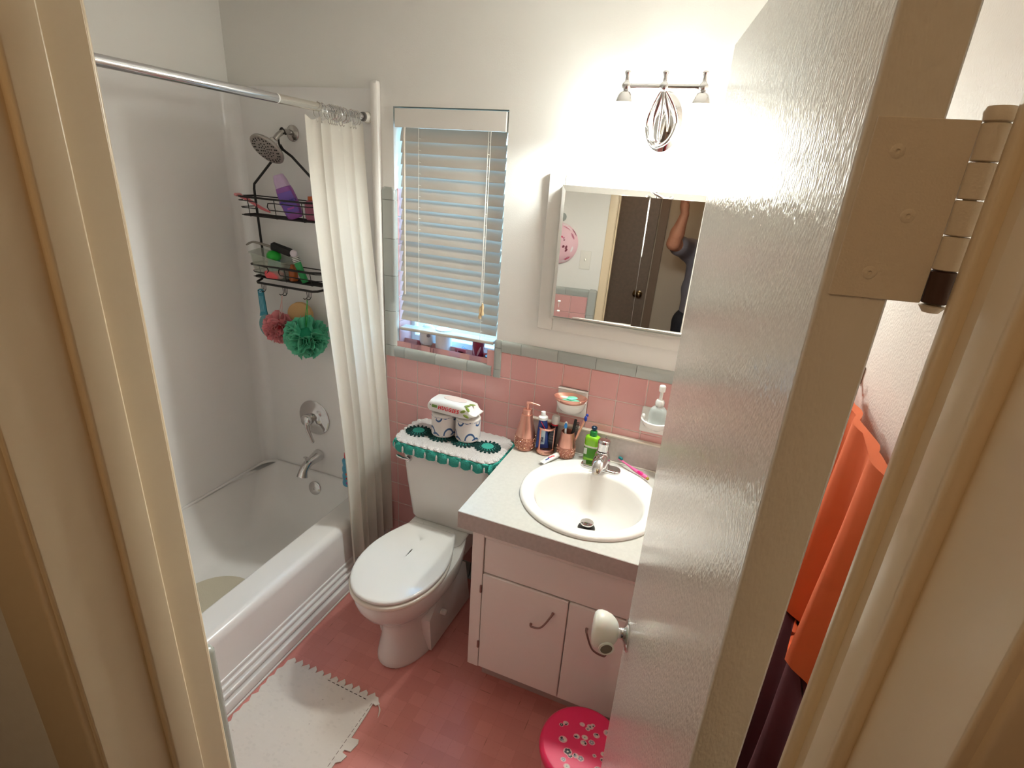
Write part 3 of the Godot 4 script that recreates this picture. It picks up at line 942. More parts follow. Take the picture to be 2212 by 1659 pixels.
# ------------------------------------------------------------------ vanity, top, sink and tap
func vanity() -> void:
	var P := Vector3(0.46, 0, 0.30)
	var cab := mt(c8(243, 234, 228), 0.34)
	var v := thing("vanity_cabinet", "white painted vanity cabinet with two doors under the sink", "cabinet", P)
	var b := at_origin(P)
	b.box(Vector3(0.118, 0.14, 0.006), Vector3(0.136, 0.752, 0.5515), 0.001).box(Vector3(0.802, 0.14, 0.006), Vector3(0.82, 0.752, 0.5515), 0.001).box(Vector3(0.136, 0.14, 0.006), Vector3(0.802, 0.158, 0.5515)).box(Vector3(0.136, 0.158, 0.006), Vector3(0.802, 0.752, 0.012)).box(Vector3(0.136, 0.158, 0.5465), Vector3(0.802, 0.752, 0.5515))
	part(v, "body", b, cab)
	part(v, "lower_rail", at_origin(P).box(Vector3(0.128, 0.112, 0.02), Vector3(0.81, 0.142, 0.541), 0.002), mt(c8(232, 222, 222), 0.45))
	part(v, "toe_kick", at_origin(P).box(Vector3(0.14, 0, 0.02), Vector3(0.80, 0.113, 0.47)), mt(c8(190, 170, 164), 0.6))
	part(v, "face_frame", at_origin(P).box(Vector3(0.118, 0.14, 0.5515), Vector3(0.160, 0.752, 0.565), 0.001).box(Vector3(0.778, 0.14, 0.5515), Vector3(0.82, 0.752, 0.565), 0.001).box(Vector3(0.160, 0.722, 0.5515), Vector3(0.778, 0.752, 0.565), 0.001), cab)
	part(v, "false_drawer", at_origin(P).box(Vector3(0.1625, 0.5765, 0.5515), Vector3(0.776, 0.7195, 0.5625), 0.004), cab)
	for k in 2:
		var x0 := 0.1625 if k == 0 else 0.4715
		var x1 := 0.4685 if k == 0 else 0.776
		var dp := Vector3(x0, 0.145, 0.5515) - P
		var d := part(v, "door", M.new().box(Vector3(0, 0, 0), Vector3(x1 - x0, 0.4275, 0.0155), 0.003), cab)
		d.position = dp
		var bronze := mt(c8(150, 120, 112), 0.35, 0.7)
		# bowed wire pull
		var c := Vector3(0.386 - x0, 0.326, 0.0155) if k == 0 else Vector3(0.575 - x0, 0.312, 0.0155)
		var dx := 1.0 if k == 0 else -1.0
		var e0 := c + Vector3(-0.036 * dx, -0.038, 0)
		var e1 := c + Vector3(0.036 * dx, 0.038, 0)
		var mid := c + Vector3(0.006 * dx, -0.014, 0.024)
		part(d, "pull", M.new().tube(bez([e0, e0 + Vector3(0.006 * dx, 0.0, 0.012), mid, e1 + Vector3(-0.004 * dx, -0.006, 0.014), e1], 6), [0.0052, 0.005, 0.0046, 0.0042, 0.004, 0.0038, 0.0036, 0.0035, 0.0034, 0.0033, 0.0033, 0.0032, 0.0032, 0.0032, 0.0033, 0.0033, 0.0034, 0.0035, 0.0036, 0.0038, 0.004, 0.0042, 0.0046, 0.005, 0.0052], 8), bronze, "bronze bowed pull")
		for hy: float in [0.345, 0.09]:
			var hx := -0.0045 if k == 0 else x1 - x0 + 0.0045
			part(d, "hinge", M.new().box(Vector3(hx - 0.0038, hy, 0.010), Vector3(hx + 0.0038, hy + 0.032, 0.0185), 0.0018), bronze)
	# laminate top with backsplash
	var lam := mottled(c8(200, 198, 190), c8(207, 205, 197), 0.32, 0.02, 9.0, 31)
	var edge := mottled(c8(188, 178, 172), c8(200, 190, 184), 0.4, 0.02, 9.0, 32)
	var T := Vector3(0.46, 0.752, 0.30)
	var top := thing("countertop", "pale grey laminate countertop with low backsplash on the vanity", "countertop", T)
	var cs := CSGCombiner3D.new()
	cs.name = "slab"
	top.add_child(cs)
	cs.position = -T
	var bx := CSGBox3D.new()
	bx.name = "board"
	bx.size = Vector3(0.768, 0.0625, 0.566)
	bx.position = Vector3(0.456, 0.7835, 0.305)
	bx.material = lam
	cs.add_child(bx)
	var hole := CSGCylinder3D.new()
	hole.name = "cutout"
	hole.radius = 0.222
	hole.height = 0.2
	hole.sides = 48
	hole.operation = CSGShape3D.OPERATION_SUBTRACTION
	hole.position = Vector3(0.445, 0.78, 0.307)
	hole.material = lam
	cs.add_child(hole)
	part(top, "front_edge", at_origin(T).box(Vector3(0.072, 0.7525, 0.588), Vector3(0.84, 0.8142, 0.5905), 0.0006), edge)
	part(top, "backsplash", at_origin(T).box(Vector3(0.072, 0.8152, 0.0015), Vector3(0.84, 0.921, 0.0205), 0.0008), edge)
	part(top, "splash_strip", at_origin(T).box(Vector3(0.072, 0.9212, 0.001), Vector3(0.84, 0.9285, 0.0215), 0.001), mt(c8(224, 214, 198), 0.4))
	part(top, "caulk", at_origin(T).tube([Vector3(0.075, 0.8165, 0.0225), Vector3(0.84, 0.8165, 0.0225)], 0.003, 6), mt(c8(226, 220, 208), 0.5))
	# round drop-in sink, basin set towards the front
	var S := Vector3(0.445, 0.815, 0.307)
	var sk := thing("sink", "round white porcelain drop-in sink in the countertop", "sink", S)
	var sr := []
	for k: Array in [[0.246, 0.000, 0.0, 1.0], [0.2475, 0.004, 0.0, 1.0], [0.2465, 0.0085, 0.0, 1.0], [0.243, 0.0125, 0.0, 1.0], [0.236, 0.0150, 0.001, 1.0], [0.212, 0.0155, 0.012, 0.97], [0.196, 0.0140, 0.026, 0.935], [0.191, 0.0105, 0.029, 0.925], [0.187, 0.004, 0.030, 0.92], [0.181, -0.015, 0.030, 0.92], [0.168, -0.05, 0.028, 0.92], [0.145, -0.085, 0.022, 0.93], [0.112, -0.112, 0.012, 0.94], [0.07, -0.130, 0.0, 0.96], [0.03, -0.138, -0.008, 1.0], [0.024, -0.142, -0.01, 1.0]]:
		var ring := PackedVector3Array()
		for j in 56:
			var a := TAU * j / 56
			ring.append(Vector3(cos(a) * k[0], k[1], k[2] + sin(a) * k[0] * k[3]))
		sr.append(ring)
	var sm := M.new()
	var f0 := sm.v.size()
	sm.loft(sr, false, true, true, true)
	for i in range(f0, sm.v.size(), 3):      # upper side faces up
		var n := (sm.v[i + 2] - sm.v[i]).cross(sm.v[i + 1] - sm.v[i])
		if n.y < 0 and sm.v[i].y < 0.2 and absf(n.y) > 1e-9:
			var a := sm.v[i + 1]; sm.v[i + 1] = sm.v[i + 2]; sm.v[i + 2] = a
	part(sk, "basin", sm, china, "", 60.0)
	var dz := Vector3(0, -0.128, -0.01)
	part(sk, "drain_ring", M.new().lathe([Vector2(0.018, 0.0), Vector2(0.03, -0.003), Vector2(0.032, -0.008), Vector2(0.018, -0.010)], 26, dz), mt(c8(60, 58, 56), 0.3, 0.8))
	part(sk, "drain_stopper", M.new().lathe([Vector2(0.008, -0.008), Vector2(0.008, 0.008), Vector2(0.0225, 0.010), Vector2(0.0245, 0.0135), Vector2(0.0235, 0.0165), Vector2(0.014, 0.0185), Vector2(0, 0.019)], 28, dz), chrome)
	# tap
	var F := Vector3(0.436, 0.8295, 0.118)
	var fc := thing("faucet", "chrome single-handle faucet on the back of the round sink", "faucet", F)
	part(fc, "base_plate", M.new().loft([rrect(0, 0, 0.076, 0.0255, 0.025, 0, 8), rrect(0, 0, 0.0765, 0.026, 0.0255, 0.006, 8), rrect(0, 0, 0.0745, 0.024, 0.0235, 0.0105, 8), rrect(0, 0, 0.070, 0.0195, 0.019, 0.0125, 8)]), chrome)
	var sp := []
	for k: Array in [[0.010, 0.0, 0.033, 0.0255], [0.026, 0.0, 0.0325, 0.0255], [0.046, 0.001, 0.031, 0.026], [0.062, 0.001, 0.0275, 0.0255], [0.072, 0.001, 0.0235, 0.0235], [0.076, 0.001, 0.0205, 0.0205]]:
		var ring := PackedVector3Array()
		for j in 32:
			var a := TAU * j / 32
			ring.append(Vector3(cos(a) * k[2], k[0], k[1] + sin(a) * k[3]))
		sp.append(ring)
	part(fc, "body", M.new().loft(sp), chrome, "", 60.0)
	var so := []
	for k: Array in [[-0.006, 0.047, 0.027, 0.026], [0.022, 0.050, 0.0275, 0.024], [0.048, 0.049, 0.0255, 0.020], [0.068, 0.044, 0.0225, 0.017], [0.082, 0.037, 0.0185, 0.013], [0.089, 0.031, 0.012, 0.008]]:
		var ring := PackedVector3Array()
		for j in 26:
			var a := TAU * j / 26
			ring.append(Vector3(cos(a) * k[2], k[1] + sin(a) * k[3], k[0] - sin(a) * 0.004))
		so.append(ring)
	part(fc, "spout", M.new().loft(so), chrome, "", 60.0)
	var hd := M.new()
	hd.x = Transform3D(Basis(Vector3(1, 0, 0), -0.12), Vector3(0, 0.076, 0))
	hd.lathe([Vector2(0.0205, 0), Vector2(0.0225, 0.003), Vector2(0.0215, 0.020), Vector2(0.0235, 0.028), Vector2(0.0235, 0.040), Vector2(0.019, 0.045), Vector2(0.0, 0.047)], 30)
	part(fc, "handle", hd, chrome)
	part(fc, "lever", M.new().tube([Vector3(0, 0.095, -0.012), Vector3(0, 0.104, -0.03), Vector3(0, 0.114, -0.048)], [0.006, 0.0055, 0.0045], 10), chrome)

# ------------------------------------------------------------------ mirror cabinet
func mirror_cabinet() -> void:
	var P := Vector3(0.46, 1.302, 0)
	var m := thing("mirror_cabinet", "silver framed mirror cabinet on the wall above the round sink", "mirror", P)
	var wood := mt(c8(240, 236, 228), 0.35)
	var fr := at_origin(P)
	fr.box(Vector3(0.100, 1.302, -0.004), Vector3(0.160, 1.862, 0.012), 0.004)
	fr.box(Vector3(0.762, 1.302, -0.004), Vector3(0.822, 1.862, 0.012), 0.004)
	fr.box(Vector3(0.160, 1.302, -0.004), Vector3(0.762, 1.356, 0.012), 0.004)
	fr.box(Vector3(0.160, 1.822, -0.004), Vector3(0.762, 1.862, 0.012), 0.004)
	part(m, "wooden_surround", fr, wood)
	part(m, "case", at_origin(P).box(Vector3(0.158, 1.3545, 0.0), Vector3(0.764, 1.8255, 0.030)), mt(c8(170, 168, 164), 0.4, 0.6))
	var silver := mt(c8(226, 224, 220), 0.015, 1.0)
	# bevelled mirror strips: outer edge back at z 0.03, inner edge at 0.05
	var o := [Vector3(0.157, 1.3535, 0.030), Vector3(0.765, 1.3535, 0.030), Vector3(0.765, 1.8265, 0.030), Vector3(0.157, 1.8265, 0.030)]
	var i := [Vector3(0.176, 1.3725, 0.050), Vector3(0.746, 1.3725, 0.050), Vector3(0.746, 1.8075, 0.050), Vector3(0.176, 1.8075, 0.050)]
	for k in 4:
		var a: Vector3 = o[k]
		var b: Vector3 = o[(k + 1) % 4]
		var c: Vector3 = i[(k + 1) % 4]
		var d: Vector3 = i[k]
		var bk := Vector3(0, 0, -0.006)
		var bm := at_origin(P)
		bm.loft([PackedVector3Array([a, d, d + bk, a + bk]), PackedVector3Array([b, c, c + bk, b + bk])])
		part(m, "bevel_strip", bm, silver, "", 10.0)
	for k in 2:
		var x0 := 0.1745 if k == 0 else 0.4585
		var x1 := 0.4625 if k == 0 else 0.7475
		var pane := part(m, "mirror_panel", M.new().box(Vector3((x0 - x1) * 0.5, -0.2185, -0.0015), Vector3((x1 - x0) * 0.5, 0.2185, 0.0015), 0.0006), silver)
		pane.position = Vector3(0.461, 1.59, 0.0425 if k == 0 else 0.0375) - P
		pane.position.x += (x0 + x1) * 0.5 - 0.461
		pane.rotation = Vector3(deg_to_rad(-0.9), deg_to_rad(3.2), 0)      # the panels sit a little askew in their track
	part(m, "panel_edge", at_origin(P).box(Vector3(0.4585, 1.372, 0.040), Vector3(0.4625, 1.808, 0.0465), 0.0008), mt(c8(238, 236, 232), 0.25, 0.3))
	part(m, "bottom_track", at_origin(P).box(Vector3(0.177, 1.3715, 0.030), Vector3(0.745, 1.378, 0.0515), 0.001), mt(c8(226, 220, 210), 0.25, 0.6))
	part(m, "finger_pull", at_origin(P).box(Vector3(0.188, 1.392, 0.047), Vector3(0.194, 1.430, 0.054), 0.002).box(Vector3(0.186, 1.390, 0.047), Vector3(0.197, 1.396, 0.057), 0.002).box(Vector3(0.186, 1.426, 0.047), Vector3(0.197, 1.432, 0.057), 0.002), clear(Color(0.95, 0.95, 0.92), 0.6, 0.1))

# ------------------------------------------------------------------ vanity light
func vanity_light() -> void:
	var P := Vector3(0.461, 2.03, -0.004)
	var l := thing("vanity_light", "chrome wall light with two glowing white glass shades over the mirror", "wall light", P)
	var side := Basis(Vector3(1, 0, 0), PI / 2)
	var pm := M.new()
	pm.x = Transform3D(side, Vector3.ZERO)
	part(l, "back_plate", pm.lathe([Vector2(0.0, 0.0), Vector2(0.056, 0.0), Vector2(0.058, 0.004), Vector2(0.056, 0.009), Vector2(0.050, 0.011), Vector2(0.048, 0.016), Vector2(0.036, 0.021), Vector2(0, 0.024)], 40, Vector3.ZERO, 1.0, 1.5), chrome)
	var bar_y := 0.089
	var z := 0.104
	part(l, "bar", M.new().tube([Vector3(-0.111, bar_y, z), Vector3(0.111, bar_y, z)], 0.0072, 16), chrome)
	# curled leaves from the plate up to the bar
	for s: float in [-1.0, 1.0]:
		part(l, "leaf", M.new().tube(bez([Vector3(s * 0.004, 0.078, 0.098), Vector3(s * 0.018, 0.055, 0.078), Vector3(s * 0.036, 0.022, 0.055), Vector3(s * 0.043, -0.008, 0.046), Vector3(s * 0.039, -0.020, 0.05)], 6), [0.005, 0.006, 0.007, 0.008, 0.009, 0.0095, 0.010, 0.0105, 0.011, 0.011, 0.011, 0.0105, 0.010, 0.0095, 0.009, 0.0085, 0.008, 0.0075, 0.007, 0.0065, 0.006, 0.005, 0.004, 0.003, 0.002], 10, false, 0.45), chrome)
		part(l, "leaf", M.new().tube(bez([Vector3(s * 0.002, 0.076, 0.100), Vector3(s * 0.009, 0.045, 0.086), Vector3(s * 0.020, 0.010, 0.070), Vector3(s * 0.021, -0.028, 0.060)], 6), [0.004, 0.005, 0.006, 0.007, 0.008, 0.0085, 0.009, 0.009, 0.009, 0.0085, 0.008, 0.007, 0.006, 0.005, 0.004, 0.003, 0.0022, 0.0016, 0.001], 10, false, 0.45), chrome)
	part(l, "stem", M.new().tube(bez([Vector3(0, 0.080, 0.100), Vector3(0.001, 0.03, 0.090), Vector3(-0.002, -0.02, 0.070), Vector3(-0.004, -0.052, 0.040), Vector3(-0.002, -0.058, 0.014)], 6), 0.0048, 10), chrome)
	part(l, "arch", M.new().tube(bez([Vector3(0.045, 0.0, 0.045), Vector3(0.038, -0.035, 0.052), Vector3(0.016, -0.062, 0.046), Vector3(-0.012, -0.070, 0.034), Vector3(-0.030, -0.058, 0.020)], 6), 0.0062, 10), chrome)
	for k in 3:
		var x := (k - 1) * 0.1115
		part(l, "finial", M.new().lathe([Vector2(0.0, -0.0145), Vector2(0.008, -0.0125), Vector2(0.0135, -0.006), Vector2(0.0145, 0.0), Vector2(0.0135, 0.006), Vector2(0.008, 0.0115), Vector2(0.0065, 0.014), Vector2(0.0055, 0.026), Vector2(0.0095, 0.033), Vector2(0.0105, 0.0365), Vector2(0.0075, 0.0405), Vector2(0, 0.042)], 22, Vector3(x, bar_y, z)), chrome)
	for s: float in [-1.0, 1.0]:
		var c := Vector3(s * 0.1115, bar_y, z)
		part(l, "cup", M.new().lathe([Vector2(0.0, -0.012), Vector2(0.008, -0.013), Vector2(0.018, -0.018), Vector2(0.024, -0.028), Vector2(0.0285, -0.042), Vector2(0.0285, -0.044), Vector2(0.024, -0.043), Vector2(0, -0.041)], 26, c), chrome)
		var glass := StandardMaterial3D.new()
		glass.albedo_color = c8(250, 246, 236)
		glass.roughness = 0.35
		glass.emission_enabled = true
		glass.emission = Color(1.0, 0.95, 0.84)
		glass.emission_energy_multiplier = 1.5
		var sh := M.new()
		sh.lathe([Vector2(0.022, -0.040), Vector2(0.027, -0.050), Vector2(0.034, -0.070), Vector2(0.041, -0.100), Vector2(0.047, -0.135), Vector2(0.052, -0.162), Vector2(0.055, -0.172), Vector2(0.053, -0.173), Vector2(0.0495, -0.162), Vector2(0.044, -0.130), Vector2(0.038, -0.100), Vector2(0.031, -0.070), Vector2(0.024, -0.050), Vector2(0.0, -0.045)], 32, c)
		part(l, "lamp_shade", sh, glass, "glowing white bell glass")
		var om := OmniLight3D.new()
		om.name = "bulb_light"
		om.position = c + Vector3(0, -0.125, 0)
		om.light_color = Color(0.965, 1.0, 0.99)
		om.light_energy = LAMP
		om.light_size = 0.045
		om.omni_range = 8.0
		om.omni_attenuation = 2.0
		om.shadow_enabled = true
		l.add_child(om, true)
		var sp := SpotLight3D.new()      # the open mouth of the shade
		sp.name = "mouth_light"
		sp.position = c + Vector3(0, -0.15, 0)
		sp.rotation.x = -PI / 2
		sp.light_color = Color(0.965, 1.0, 0.99)
		sp.light_energy = LAMP * 4.2
		sp.light_size = 0.04
		sp.spot_angle = 89.0
		sp.spot_angle_attenuation = 0.3
		sp.spot_range = 8.0
		sp.shadow_enabled = true
		l.add_child(sp, true)

const LAMP := 0.052

# ------------------------------------------------------------------ what hangs in the shower
func shower_things() -> void:
	var steel := mt(c8(176, 172, 168), 0.2, 1.0)
	var A := Vector3(-1.017, 1.943, 0.008)
	var sh := thing("overhead_shower", "round brushed shower rose on a curved arm above the bathtub", "shower", A)
	var fl := M.new()
	fl.x = Transform3D(Basis(Vector3(1, 0, 0), PI / 2), Vector3.ZERO)
	part(sh, "flange", fl.lathe([Vector2(0.031, 0), Vector2(0.0315, 0.003), Vector2(0.027, 0.007), Vector2(0.014, 0.011), Vector2(0.011, 0.012)], 28), steel)
	part(sh, "arm", M.new().tube(bez([Vector3(0, 0, 0.0), Vector3(-0.001, 0.004, 0.04), Vector3(-0.004, -0.008, 0.072), Vector3(-0.008, -0.030, 0.096)], 6), 0.0105, 16), steel)
	var nrm := Vector3(-0.05, -0.68, 0.73).normalized()
	var side := nrm.cross(Vector3(1, 0, 0)).normalized()
	var hb := Basis(side.cross(nrm).normalized(), nrm, side)
	var hc := Vector3(-0.018, -0.066, 0.128)
	var hm := M.new()
	hm.x = Transform3D(hb, hc)
	part(sh, "collar", hm.lathe([Vector2(0.0, -0.052), Vector2(0.014, -0.052), Vector2(0.0165, -0.046), Vector2(0.0165, -0.034), Vector2(0.020, -0.030), Vector2(0.0, -0.028)], 24), chrome)
	hm = M.new(); hm.x = Transform3D(hb, hc)
	part(sh, "head", hm.lathe([Vector2(0.018, -0.030), Vector2(0.036, -0.022), Vector2(0.060, -0.010), Vector2(0.0685, -0.004), Vector2(0.070, 0.003), Vector2(0.067, 0.006), Vector2(0.060, 0.0065), Vector2(0.0, 0.0075)], 36), mt(c8(176, 170, 164), 0.28, 0.75))
	for rr: Array in [[0.009, 4], [0.019, 8], [0.030, 12], [0.048, 18], [0.056, 22]]:
		for k in rr[1]:
			var a: float = TAU * (k + 0.3) / rr[1]
			var nz := M.new()
			nz.x = Transform3D(hb, hc)
			nz.lathe([Vector2(0.0029, 0.005), Vector2(0.0026, 0.0088), Vector2(0, 0.009)], 7, Vector3(cos(a) * rr[0], 0, sin(a) * rr[0]))
			part(sh, "nozzle", nz, mt(c8(46, 42, 42), 0.6))
	# valve, spout
	var V := Vector3(-1.02, 0.655, 0.0075)
	var vl := thing("shower_valve", "large round chrome shower valve plate with lever handle", "shower valve", V)
	var out := Basis(Vector3(1, 0, 0), PI / 2)
	var vm := M.new(); vm.x = Transform3D(out, Vector3.ZERO)
	part(vl, "plate", vm.lathe([Vector2(0.090, 0), Vector2(0.0915, 0.003), Vector2(0.089, 0.0065), Vector2(0.078, 0.008), Vector2(0.05, 0.011), Vector2(0.036, 0.016), Vector2(0.03, 0.022), Vector2(0.0, 0.022)], 40), chrome)
	vm = M.new(); vm.x = Transform3D(out, Vector3(0, 0.008, 0))
	part(vl, "hub", vm.lathe([Vector2(0.022, 0.018), Vector2(0.0215, 0.030), Vector2(0.026, 0.034), Vector2(0.0285, 0.050), Vector2(0.0275, 0.064), Vector2(0.022, 0.072), Vector2(0.0, 0.075)], 30), chrome)
	part(vl, "lever", M.new().tube(bez([Vector3(0.002, 0.002, 0.060), Vector3(0.010, -0.035, 0.066), Vector3(0.020, -0.075, 0.060), Vector3(0.030, -0.108, 0.056)], 6), [0.016, 0.0155, 0.015, 0.0142, 0.0135, 0.0128, 0.012, 0.0115, 0.011, 0.0105, 0.010, 0.0097, 0.0095, 0.0093, 0.0092, 0.0095, 0.0098, 0.009, 0.005], 14, false, 0.7), chrome)
	var Sx := Vector3(-1.012, 0.447, 0.0075)
	var sp := thing("tub_spout", "chrome tub spout with diverter knob above the overflow plate", "tub spout", Sx)
	var pts := bez([Vector3(0, 0, 0), Vector3(0, -0.004, 0.035), Vector3(0, -0.010, 0.078), Vector3(0, -0.030, 0.112), Vector3(0, -0.062, 0.128)], 6)
	var rad := []
	for k in pts.size():
		var h := float(k) / (pts.size() - 1)
		rad.append(lerpf(0.031, 0.0215, smoothstep(0.0, 0.55, h)) + 0.006 * smoothstep(0.75, 1.0, h))
	part(sp, "body", M.new().tube(pts, rad, 24), chrome)
	part(sp, "diverter", M.new().lathe([Vector2(0.004, 0.0), Vector2(0.004, 0.022), Vector2(0.011, 0.025), Vector2(0.0115, 0.028), Vector2(0.008, 0.030), Vector2(0, 0.0305)], 16, Vector3(0, 0.004, 0.096)), chrome)

	# wire caddy hung on the arm
	var K := Vector3(-1.04, 1.30, 0.05)
	var wire := mt(c8(26, 22, 22), 0.45)
	var cd := thing("shower_caddy", "black wire shower caddy with two baskets hanging under the shower head", "shower caddy", K)
	var fr := at_origin(K)
	fr.tube(bez([Vector3(-1.034, 1.895, 0.070), Vector3(-1.036, 1.878, 0.060), Vector3(-1.07, 1.855, 0.055)], 4) + [Vector3(-1.215, 1.735, 0.045), Vector3(-1.222, 1.715, 0.042), Vector3(-1.222, 1.40, 0.030), Vector3(-1.222, 1.345, 0.032), Vector3(-1.215, 1.328, 0.06), Vector3(-1.20, 1.325, 0.10), Vector3(-1.185, 1.324, 0.112), Vector3(-0.885, 1.324, 0.112), Vector3(-0.868, 1.325, 0.10), Vector3(-0.853, 1.328, 0.06), Vector3(-0.846, 1.345, 0.032), Vector3(-0.846, 1.40, 0.030), Vector3(-0.846, 1.715, 0.042), Vector3(-0.853, 1.735, 0.045)] + bez([Vector3(-0.99, 1.855, 0.055), Vector3(-1.026, 1.878, 0.060), Vector3(-1.030, 1.895, 0.070)], 4), 0.0052, 10)
	fr.tube(bez([Vector3(-1.034, 1.893, 0.070), Vector3(-1.040, 1.922, 0.066), Vector3(-1.024, 1.958, 0.062), Vector3(-1.004, 1.935, 0.062)], 6), 0.004, 10)
	part(cd, "frame", fr, wire)
	for bk: Array in [["upper_basket", 1.612, 1.686, -1.236, -0.832, 0.030, 0.130], ["lower_basket", 1.347, 1.402, -1.232, -0.836, 0.028, 0.108]]:
		var y0: float = bk[1]
		var y1: float = bk[2]
		var xa: float = bk[3]
		var xb: float = bk[4]
		var za: float = bk[5]
		var zb: float = bk[6]
		var b := at_origin(K)
		for yy: Array in [[y0, 0.0030, 0.008], [y1, 0.0042, 0.0], [lerpf(y0, y1, 0.42), 0.0022, 0.003]]:
			var g: float = yy[2]
			if yy[0] == y1 or yy[0] == y0:
				b.tube([Vector3(xa + g, yy[0], za), Vector3(xa + g, yy[0], zb - 0.03), Vector3(xa + g + 0.01, yy[0], zb - 0.006 - g), Vector3(xa + 0.03, yy[0], zb - g), Vector3(xb - 0.06, yy[0], zb - g), Vector3(xb - g - 0.01, yy[0], zb - 0.03), Vector3(xb - g, yy[0], za)], yy[1], 7)
			else:      # middle wire broken by a bent gap in front
				b.tube([Vector3(xa + g, yy[0], za), Vector3(xa + g, yy[0], zb - 0.02), Vector3(xa + 0.03, yy[0], zb), Vector3(xa + 0.10, yy[0], zb), Vector3(xa + 0.11, yy[0] + 0.012, zb), Vector3(xa + 0.105, yy[0] + 0.026, zb), Vector3(xa + 0.07, yy[0] + 0.028, zb), Vector3(xa + 0.01, yy[0] + 0.028, zb - 0.004), Vector3(xa + g, yy[0] + 0.028, zb - 0.03)], yy[1], 6)
				b.tube([Vector3(xb - g, yy[0], za), Vector3(xb - g, yy[0], zb - 0.02), Vector3(xb - 0.03, yy[0], zb), Vector3(xa + 0.175, yy[0], zb), Vector3(xa + 0.165, yy[0] + 0.012, zb), Vector3(xa + 0.17, yy[0] + 0.026, zb), Vector3(xa + 0.20, yy[0] + 0.028, zb), Vector3(xb - 0.03, yy[0] + 0.028, zb), Vector3(xb - g, yy[0] + 0.028, zb - 0.02), Vector3(xb - g, yy[0] + 0.028, za)], yy[1], 6)
		b.tube([Vector3(xa, y1, za), Vector3(xb, y1, za)], 0.0026, 7)
		for k in 7: b.tube([Vector3(xa + 0.01, y0, lerpf(za + 0.004, zb - 0.012, k / 6.0)), Vector3(xb - 0.01, y0, lerpf(za + 0.004, zb - 0.012, k / 6.0))], 0.0019, 5)
		for k in 3:
			var xx := lerpf(xa + 0.06, xb - 0.06, k / 2.0)
			b.tube([Vector3(xx, y0 - 0.003, za), Vector3(xx, y0 - 0.003, zb - 0.008), Vector3(xx, y1, zb)], 0.0018, 6)
		part(cd, bk[0], b, wire)
	for hx: float in [-1.155, -1.035, -0.905]:
		var h := at_origin(K)
		for s: float in [-0.012, -0.003, 0.006, 0.014]: h.tube([Vector3(hx + s, 1.326, 0.112), Vector3(hx + s * 0.8, 1.296, 0.112)], 0.0012, 5)
		h.tube([Vector3(hx - 0.010, 1.297, 0.112), Vector3(hx - 0.010, 1.290, 0.116), Vector3(hx - 0.012, 1.290, 0.128), Vector3(hx - 0.012, 1.295, 0.133)], 0.0019, 6)
		h.tube([Vector3(hx + 0.008, 1.297, 0.112), Vector3(hx + 0.008, 1.290, 0.116), Vector3(hx + 0.006, 1.290, 0.128), Vector3(hx + 0.006, 1.295, 0.133)], 0.0019, 6)
		part(cd, "hook", h, wire)

	# in the upper basket
	var bw := thing("baby_wash_bottle", "purple translucent wash bottle leaning in the upper caddy basket", "bottle", Vector3(-0.962, 1.6175, 0.088))
	bw.rotation = Vector3(0, 0.55, 0.33)
	bw.scale = Vector3(1.18, 1.1, 1.1)
	var pur := mt(c8(158, 92, 178), 0.25)
	pur.subsurf_scatter_enabled = true
	pur.subsurf_scatter_strength = 0.3
	var br := []
	for k: Array in [[0.0, 0.020, 0.012], [0.006, 0.026, 0.016], [0.03, 0.029, 0.018], [0.07, 0.030, 0.018], [0.10, 0.028, 0.017], [0.115, 0.025, 0.016]]:
		br.append(rrect(0, 0, k[1], k[2], 0.012, k[0], 5))
	part(bw, "body", M.new().loft(br), pur)
	part(bw, "cap", M.new().loft([rrect(0, 0, 0.025, 0.0165, 0.012, 0.1155, 5), rrect(0, 0, 0.022, 0.015, 0.011, 0.14, 5), rrect(0, 0, 0.017, 0.012, 0.010, 0.158, 5), rrect(0, 0, 0.014, 0.010, 0.009, 0.160, 5)]), mt(c8(206, 178, 214), 0.3))
	part(bw, "label", M.new().box(Vector3(-0.024, 0.022, 0.0175), Vector3(0.024, 0.098, 0.0186), 0.0004), mt(c8(122, 88, 190), 0.4))
	var tx := text_mesh("johnson's", 0.013)
	var to := part(bw, "lettering", tx, mt(c8(36, 44, 150), 0.5))
	to.position = Vector3(0.0, 0.066, 0.0192)
	var tx2 := part(bw, "print", M.new().box(Vector3(-0.012, 0.036, 0.0186), Vector3(0.012, 0.042, 0.0190), 0.0015), mt(c8(196, 90, 190), 0.5))
	tx2.set_meta("label", "pink oval print")
	var kb := thing("kids_soap_bottle", "orange and mauve printed bottle lying in the upper caddy basket", "bottle", Vector3(-0.885, 1.6165, 0.075), 0.3)
	part(kb, "body", M.new().loft([rrect(0, 0, 0.024, 0.018, 0.015, 0), rrect(0, 0, 0.030, 0.021, 0.018, 0.012), rrect(0, 0, 0.030, 0.021, 0.018, 0.062), rrect(0, 0, 0.022, 0.016, 0.015, 0.076)]), mottled(c8(150, 70, 110), c8(196, 120, 130), 0.35, 0.05, 30.0, 8))
	part(kb, "cap", M.new().lathe([Vector2(0.014, 0.076), Vector2(0.017, 0.079), Vector2(0.016, 0.092), Vector2(0, 0.094)], 18), mt(c8(224, 112, 62), 0.35))
	var rz := thing("pink_razor", "pink plastic razor lying across the upper caddy basket", "razor", Vector3(-1.20, 1.668, 0.10))
	rz.rotation = Vector3(0, 0.15, -0.33)
